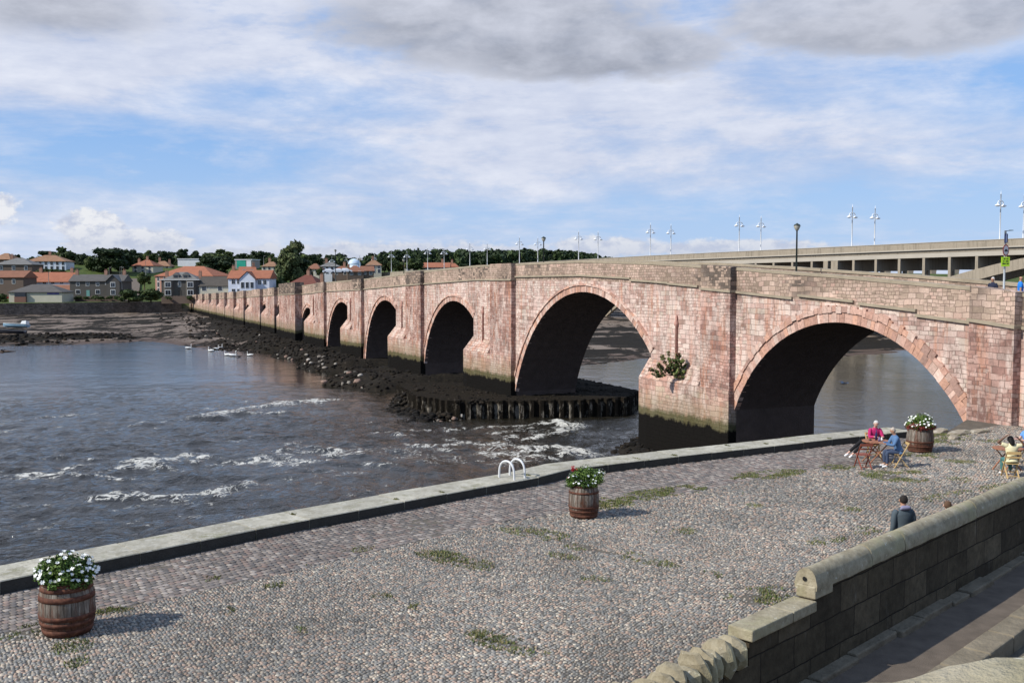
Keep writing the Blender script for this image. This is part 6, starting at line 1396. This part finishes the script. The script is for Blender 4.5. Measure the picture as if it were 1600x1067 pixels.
def loft(name, rings, m, parent, n=18):
    # smooth shell through ellipses: (centre, half width across, half depth)
    P = [np.array([*c, a, b]) for c, a, b in rings]; P = [2 * P[0] - P[1]] + P + [2 * P[-1] - P[-2]]; S = []
    for i in range(1, len(P) - 2):
        for t in np.linspace(0, 1, 5)[:-1 if i < len(P) - 3 else None]:
            S.append(.5 * (2 * P[i] + (P[i + 1] - P[i - 1]) * t + (2 * P[i - 1] - 5 * P[i] + 4 * P[i + 1] - P[i + 2]) * t * t + (3 * P[i] - P[i - 1] - 3 * P[i + 1] + P[i + 2]) * t ** 3))
    mb = MB(); vs = []; fs = []
    for i, s_ in enumerate(S):
        d = Vector(S[min(i + 1, len(S) - 1)][:3] - S[max(i - 1, 0)][:3]).normalized(); side = Vector((0, 1, 0)); f = side.cross(d).normalized()
        for k in range(n):
            a = 2 * math.pi * k / n; w_ = 1 + .03 * mnoise.noise(Vector((k * .9, i * .5, s_[3] * 40))); p = Vector(s_[:3]) + side * math.cos(a) * max(s_[3], .01) * w_ + f * math.sin(a) * max(s_[4], .01) * w_; vs.append(p)
    for i in range(len(S) - 1):
        for k in range(n): fs.append((i * n + k, i * n + (k + 1) % n, (i + 1) * n + (k + 1) % n, (i + 1) * n + k))
    fs += [tuple(reversed(range(n))), tuple((len(S) - 1) * n + k for k in range(n))]
    mb.add(vs, fs, True); return mb.build(name, m, parent)
def person(loc, rz, label, J, skm, top, bot, hair, shoes=None, hairstyle='short', hood=None, sleeve='long', legs=True, shorts=False, group=None, sc=1.0, extra=None):
    """J: joints in metres, x forward, y left, z up: hip, chest, neck, head and per side sh, el, wr, hi, kn, an, toe"""
    r = tag(empty('person', loc, rz), label, 'person', group); r.scale = (sc, sc, sc); V = lambda k: Vector(J[k])
    js = []; es = []; idx = {}
    def add(k, p, rad, par=None):
        idx[k] = len(js); js.append((tuple(p), rad))
        if par is not None: es.append((idx[par], idx[k]))
    hip, ch, nk, hd = V('hip'), V('chest'), V('neck'), V('head')
    add('hip', hip, (.12, .085)); add('waist', hip.lerp(ch, .45), (.11, .075), 'hip'); add('chest', ch, (.12, .08), 'waist'); add('uc', ch.lerp(nk, .50), (.075, .05), 'chest'); add('nb', ch.lerp(nk, .92), (.060, .058), 'uc'); add('nk', nk + (hd - nk) * .35, .052, 'nb')
    up = (hd - nk).normalized(); fwd = Vector(J.get('face', (1, 0, 0))).normalized()
    add('h1', hd - up * .055 + fwd * .012, (.066, .07), 'nk'); add('h2', hd + up * .02, (.078, .088), 'h1'); add('h3', hd + up * .085, (.058, .066), 'h2')
    for s in ('l', 'r'):
        sg_ = 1 if s == 'l' else -1; sh_, el, wr = V(s + 'sh'), V(s + 'el'), V(s + 'wr')
        add(s + 'sh', sh_, .048, 'uc'); add(s + 'ua', sh_.lerp(el, .5), .047, s + 'sh'); add(s + 'el', el, .038, s + 'ua'); add(s + 'fa', el.lerp(wr, .35), .038, s + 'el'); add(s + 'wr', wr, .025, s + 'fa')
        d = (wr - el).normalized(); pal = wr + d * .055; add(s + 'pm', pal, (.036, .018), s + 'wr')
        side = d.cross(Vector((0, 0, 1)) if abs(d.z) < .8 else Vector((1, 0, 0))).normalized(); dn = d.cross(side).normalized()
        for q_, (of, ln) in enumerate(((-.026, .068), (-.009, .078), (.009, .074), (.026, .058))):
            b0 = pal + d * .035 + side * of; add(f'{s}f{q_}a', b0, .0095, s + 'pm'); add(f'{s}f{q_}b', b0 + d * ln * .5 + dn * .008, .0085, f'{s}f{q_}a'); add(f'{s}f{q_}c', b0 + d * ln * .85 + dn * .03, .007, f'{s}f{q_}b')
        add(s + 't1', wr + d * .035 + side * .035 * -sg_, .011, s + 'wr'); add(s + 't2', wr + d * .065 + side * .052 * -sg_ + dn * .01, .009, s + 't1')
        if legs:
            hi, kn, an, toe = V(s + 'hi'), V(s + 'kn'), V(s + 'an'), V(s + 'toe')
            add(s + 'hi', hi, .088, 'hip'); add(s + 'th', hi.lerp(kn, .5), .074, s + 'hi'); add(s + 'kn', kn, .054, s + 'th'); add(s + 'ca', kn.lerp(an, .35), .053, s + 'kn'); add(s + 'an', an, .036, s + 'ca'); add(s + 'ft', toe, (.04, .026), s + 'an')
    body = skin_mesh('body', js, es, skm, r)
    # face
    right = up.cross(fwd).normalized()
    mb = MB()
    fpos = hd + fwd * .088 - up * .012
    mb.add([tuple(fpos + up * .03 - fwd * .01), tuple(fpos - up * .018 + right * .017 - fwd * .008), tuple(fpos - up * .018 - right * .017 - fwd * .008), tuple(fpos - up * .014 + fwd * .018)], [(0, 1, 3), (0, 3, 2), (1, 2, 3)]); mb.build('nose', skm, r)
    for s in (-1, 1): mb = MB(); mb.lathe([(.004, -.028), (.015, -.01), (.016, .012), (.005, .028)], 6, tuple(hd + right * s * .082 + up * .0)); mb.build('ear', skm, r)
    eye_m = simple('eye_dark', (.03, .02, .015), .3)
    for s in (-1, 1): mb = MB(); mb.lathe([(.001, -.007), (.010, 0), (.001, .007)], 6, tuple(hd + fwd * .079 + right * s * .030 + up * .018)); mb.build('eye', eye_m, r)
    mb = MB(); c_ = hd + fwd * .086 - up * .048; mb.add([tuple(c_ + right * .022), tuple(c_ + fwd * .004 + up * .005), tuple(c_ - right * .022), tuple(c_ + fwd * .003 - up * .006)], [(0, 1, 2, 3)]); mb.build('mouth', simple('lips', (.30, .10, .08), .5), r)
    # clothing a little larger than the body
    js2 = []; es2 = []; id2 = {}
    def a2(k, p, rad, par=None):
        id2[k] = len(js2); js2.append((tuple(p), rad))
        if par is not None: es2.append((id2[par], id2[k]))
    low = J.get('hem', tuple(hip - Vector((0, 0, .02))))
    a2('hip', low, (.165, .13)); a2('w', hip.lerp(ch, .4), (.152, .118), 'hip'); a2('c', ch, (.21, .15), 'w'); a2('u', ch.lerp(nk, .46), (.225, .135), 'c'); a2('n', ch.lerp(nk, .86), (.13, .10), 'u'); a2('m', nk.lerp(hd, .12), (.068, .066), 'n')
    for s in ('l', 'r'):
        sh_, el, wr = V(s + 'sh'), V(s + 'el'), V(s + 'wr'); uc_ = ch.lerp(nk, .5)
        sl = [(uc_.lerp(sh_, .6) + Vector((0, 0, -.01)), .078), (uc_.lerp(sh_, 1.0), .082), (sh_.lerp(el, .45), .068)]
        if sleeve == 'long': sl += [(el, .056), (el.lerp(wr, .5), .050), (el.lerp(wr, .93), .042)]
        else: sl += [(sh_.lerp(el, .62), .064)]
        skin_mesh('sleeve', [(tuple(p), q_) for p, q_ in sl], [(i, i + 1) for i in range(len(sl) - 1)], top, r)
        continue
        a2(s + 's', sh_ * .96 + Vector((0, 0, sh_.z * .04)), .112, 'u'); a2(s + 'm', sh_.lerp(el, .5), .085, s + 's')
        if sleeve == 'long': a2(s + 'e', el, .056, s + 'm'); a2(s + 'f', el.lerp(wr, .5), .050, s + 'e'); a2(s + 'c', el.lerp(wr, .92), .040, s + 'f')
    up_ = (nk - ch).normalized()
    loft('top', [(tuple(low), *((.205, .16) if 'hem' in J else (.165, .125))), (tuple(hip.lerp(ch, .2)), .175, .135), (tuple(hip.lerp(ch, .55)), .160, .120), (tuple(ch), .185, .128), (tuple(ch.lerp(nk, .45)), .205, .115), (tuple(ch.lerp(nk, .75)), .165, .095), (tuple(ch.lerp(nk, .98)), .085, .075), (tuple(nk + up_ * .03), .064, .064)], top, r)
    if legs:
        js3 = []; es3 = []; i3 = {}
        def a3(k, p, rad, par=None):
            i3[k] = len(js3); js3.append((tuple(p), rad))
            if par is not None: es3.append((i3[par], i3[k]))
        a3('h', hip + Vector((0, 0, .03)), (.148, .115))
        for s in ('l', 'r'):
            hi, kn, an = V(s + 'hi'), V(s + 'kn'), V(s + 'an'); a3(s + 'h', hi, .102, 'h'); a3(s + 't', hi.lerp(kn, .5), .090, s + 'h'); a3(s + 'k', kn, .070, s + 't')
            if not shorts: a3(s + 'c', kn.lerp(an, .5), .064, s + 'k'); a3(s + 'a', kn.lerp(an, .93), .054, s + 'c')
        skin_mesh('trousers' if not shorts else 'shorts', js3, es3, bot, r, 0)
        for s in ('l', 'r'):
            an, toe = V(s + 'an'), V(s + 'toe'); skin_mesh('shoe', [(tuple(an - Vector((0, 0, .02))), .048), (tuple(an.lerp(toe, .5) - Vector((0, 0, .012))), (.05, .04)), (tuple(toe + (toe - an).normalized() * .02), (.045, .03))], [(0, 1), (1, 2)], shoes or cloth['black'], r)
    # hair
    if hairstyle == 'short': hj = [(hd - up * .055 - fwd * .045, (.070, .055)), (hd + up * .0 - fwd * .038, (.086, .072)), (hd + up * .06 - fwd * .02, (.088, .088)), (hd + up * .105 + fwd * .005, (.055, .062))]
    elif hairstyle == 'bald': hj = [(hd - up * .02 - fwd * .05, (.07, .05)), (hd + up * .02 - fwd * .045, (.083, .06))]
    else: hj = [(hd - up * .22 - fwd * .09, (.09, .05)), (hd - up * .08 - fwd * .06, (.10, .075)), (hd + up * .03 - fwd * .03, (.105, .10)), (hd + up * .10 - fwd * .0, (.07, .08))]
    skin_mesh('hair', [(tuple(p), q_) for p, q_ in hj], [(i, i + 1) for i in range(len(hj) - 1)], hair, r)
    if hood: skin_mesh('hood', [(tuple(nk + Vector((-.03, -.09, .03))), .055), (tuple(nk + Vector((-.09, 0, -.01))), (.10, .06)), (tuple(nk + Vector((-.03, .09, .03))), .055)], [(0, 1), (1, 2)], hood, r, 1)
    if extra: extra(r)
    return r
def stand(h=1.75, larm=None, rarm=None, step=.12):
    k = h / 1.75; J = dict(hip=(0, 0, .93), chest=(0, 0, 1.27), neck=(-.01, 0, 1.475), head=(.012, 0, 1.63))
    for s, y_ in (('l', 1), ('r', -1)):
        J[s + 'sh'] = (0, y_ * .185, 1.415); J[s + 'el'] = (-.03, y_ * .232, 1.10); J[s + 'wr'] = (.05, y_ * .235, .86); f = step * y_
        J[s + 'hi'] = (0, y_ * .085, .88); J[s + 'kn'] = (.03 + f * .6, y_ * .095, .48); J[s + 'an'] = (f, y_ * .10, .09); J[s + 'toe'] = (f + .15, y_ * .11, .04)
    J.update(larm or {}); J.update(rarm or {}); return {a: tuple(x * k for x in b) if a != 'face' else b for a, b in J.items()}
def sit(lean=0.0, arms='table', kn=.44):
    J = dict(hip=(0, 0, .53), chest=(.02 + lean * .34, 0, .87), neck=(.02 + lean * .52, 0, 1.05), head=(.05 + lean * .68, 0, 1.21), face=(1, 0, -.15))
    for s, y_ in (('l', 1), ('r', -1)):
        cx_ = .02 + lean * .42; J[s + 'sh'] = (cx_ + lean * .04, y_ * .175, 1.005); J[s + 'el'] = (cx_ + .14, y_ * .23, .76); J[s + 'wr'] = (cx_ + .38, y_ * .13, .80)
        J[s + 'hi'] = (.04, y_ * .085, .50); J[s + 'kn'] = (kn, y_ * .12, .52); J[s + 'an'] = (kn - .02, y_ * .12, .10); J[s + 'toe'] = (kn + .14, y_ * .13, .045)
    return J
ZG = ZQ + .012
gx = lambda px, py, z=ZG: ground(px, py, z)
# table by the kerb
T1 = gx(1369, 722); table((T1[0], T1[1], ZG), .15, 'round brown folding table with drinks beside the kerb')
c1 = gx(1412, 731); man_x = (c1[0] - .10, c1[1] + .12)
chair((man_x[0], man_x[1], ZG), math.pi + .0, pine, 'pale pine folding chair carrying the man in the denim jacket')
chair((gx(1352, 733)[0], gx(1352, 733)[1] + .2, ZG), math.pi / 2 + .12, redw, 'empty red stained folding chair on the viewer side of the kerbside table')
J = sit(.25); J['hem'] = (-.02, 0, .47); person((man_x[0] - .02, man_x[1], ZG), math.pi, 'seated person in blue denim jacket leaning over the kerbside table', J, skin['tan'], cloth['denim'], cloth['jeans'], hairm['grey'], cloth['white'])
J = sit(.35); pk = (T1[0] + .22, T1[1] + .95)
for s, y_ in (('l', 1), ('r', -1)): J[s + 'kn'] = (.10, .40 + y_ * .08, .62) if s == 'l' else (.25, .30, .50); J[s + 'an'] = (.02, .82 + y_ * .05, .14) if s == 'l' else (.3, .32, .1); J[s + 'toe'] = (.1, .90, .06) if s == 'l' else (.44, .32, .045)
chair((pk[0], pk[1], ZG), -math.pi / 2, pine, 'pine folding chair behind the kerbside table, mostly hidden')
J = sit(.30)
J['lkn'] = (.30, -.42, .56); J['lan'] = (.28, -.80, .16); J['ltoe'] = (.32, -.92, .06); J['rkn'] = (.10, -.44, .60); J['ran'] = (.05, -.86, .18); J['rtoe'] = (.08, -1.0, .07)
J = {k: v for k, v in J.items()}
person((pk[0], pk[1], ZG), -math.pi / 2, 'person in bright pink top behind the kerbside table, black clad legs stretched left', J, skin['pale'], cloth['pink'], cloth['black'], hairm['white'], cloth['white'])
# things on the table
def bottle(loc, col, lb, h=.24, r_=.034, nm='bottle'):
    mb = MB(); mb.lathe([(r_, 0), (r_, h * .6), (r_ * .38, h * .75), (r_ * .34, h)], 12); o = mb.build(nm, col); o.location = loc; tag(o, lb, nm)
zt2 = ZG + .739
bottle((T1[0] + .02, T1[1] + .1, zt2), simple('bottle_dark', (.03, .03, .10), .2), 'dark blue bottle standing on the kerbside table', .36, .04)
bottle((T1[0] + .16, T1[1] - .02, zt2), simple('cup_white', (.7, .7, .7), .4), 'white cup on the kerbside table in front of the person in pink', .11, .05, 'cup')
bottle((T1[0] + .03, T1[1] - .18, zt2), simple('glass_purple', (.14, .11, .22), .2), 'purple drink on the kerbside table beside the bottle', .16, .045, 'drinking_glass')
bottle((T1[0] - .2, T1[1] + .05, zt2), simple('phone_black', (.02, .02, .02), .3), 'small dark pot on the left of the kerbside table', .05, .05, 'pot')
# table at the right edge
T2 = gx(1572, 736); table((T2[0] + .12, T2[1] + .15, ZG), .3, 'round brown folding table beside the woman in yellow')
cw = gx(1584, 748); cwx, cwy = cw[0] + .02, cw[1] + .25
chair((cwx, cwy, ZG), math.pi / 2 - .12, pine, 'pine folding chair carrying the woman in the pale yellow shirt')
J = sit(-.05); J['head'] = (.03, .04, 1.20)
J['lel'] = (-.0, .42, 1.10); J['lwr'] = (-.06, .20, 1.30); J['rel'] = (.0, -.40, 1.02); J['rwr'] = (-.02, -.20, 1.22); J['hem'] = (-.03, 0, .48)
person((cwx, cwy - .02, ZG), math.pi / 2 - .12, 'woman in pale yellow shirt sitting with an arm raised behind her dark hair', J, skin['brown'], cloth['yellow'], cloth['teal'], hairm['black'], cloth['white'], 'long', sleeve='short')
J = sit(.1); mbx = gx(1606, 722); person((mbx[0], mbx[1], ZG), math.pi, 'person in light blue shirt cut off by the right edge of the picture', J, skin['pale'], cloth['skyblue'], cloth['jeans'], hairm['white'], sleeve='short', hairstyle='bald')
chair((mbx[0], mbx[1], ZG), math.pi, pine, 'pine folding chair at the far right edge under the man in blue')
# man in grey hooded jacket seen from behind
mx_ = Vector(ray(1412, 775)); t = (ZQ + 1.77 - ZC) / mx_.z; px_, py_ = mx_.x * t, mx_.y * t
person((px_, py_, ZQ + .03), math.pi / 2 + .15, 'man with short dark hair in grey hooded jacket seen from behind the wall', dict(stand(1.77), hem=(0, 0, .80)), skin['tan'], cloth['grey'], cloth['jeans'], hairm['dark'], hood=cloth['lilac'], sc=1.0)
mx_ = Vector(ray(1481, 786)); t = (ZQ + 1.28 - ZC) / mx_.z
person((mx_.x * t, mx_.y * t, ZQ + .03), math.pi / 2 - .3, 'brown haired child whose head just shows above the wall coping', stand(1.28), skin['pale'], cloth['plum'], cloth['jeans'], hairm['brown'])
# walkers on the bridge end
for px, py, Y, rz, lb, tp, hr, hs, h, sl in [(1551.5, 433, 47.6, -2.6, 'white haired walker in navy top behind the bridge parapet', cloth['navy'], hairm['white'], 'short', 1.68, 'long'), (1595, 431, 46.0, -.3, 'walker in bright blue polo shirt behind the parapet at the right edge', cloth['bright'], hairm['brown'], 'bald', 1.78, 'short')]:
    x, y, z = at(px, py, Y); person((x, y, z - h), rz, lb, stand(h), skin['tan'], tp, cloth['jeans'], hr, hairstyle=hs, sleeve=sl)
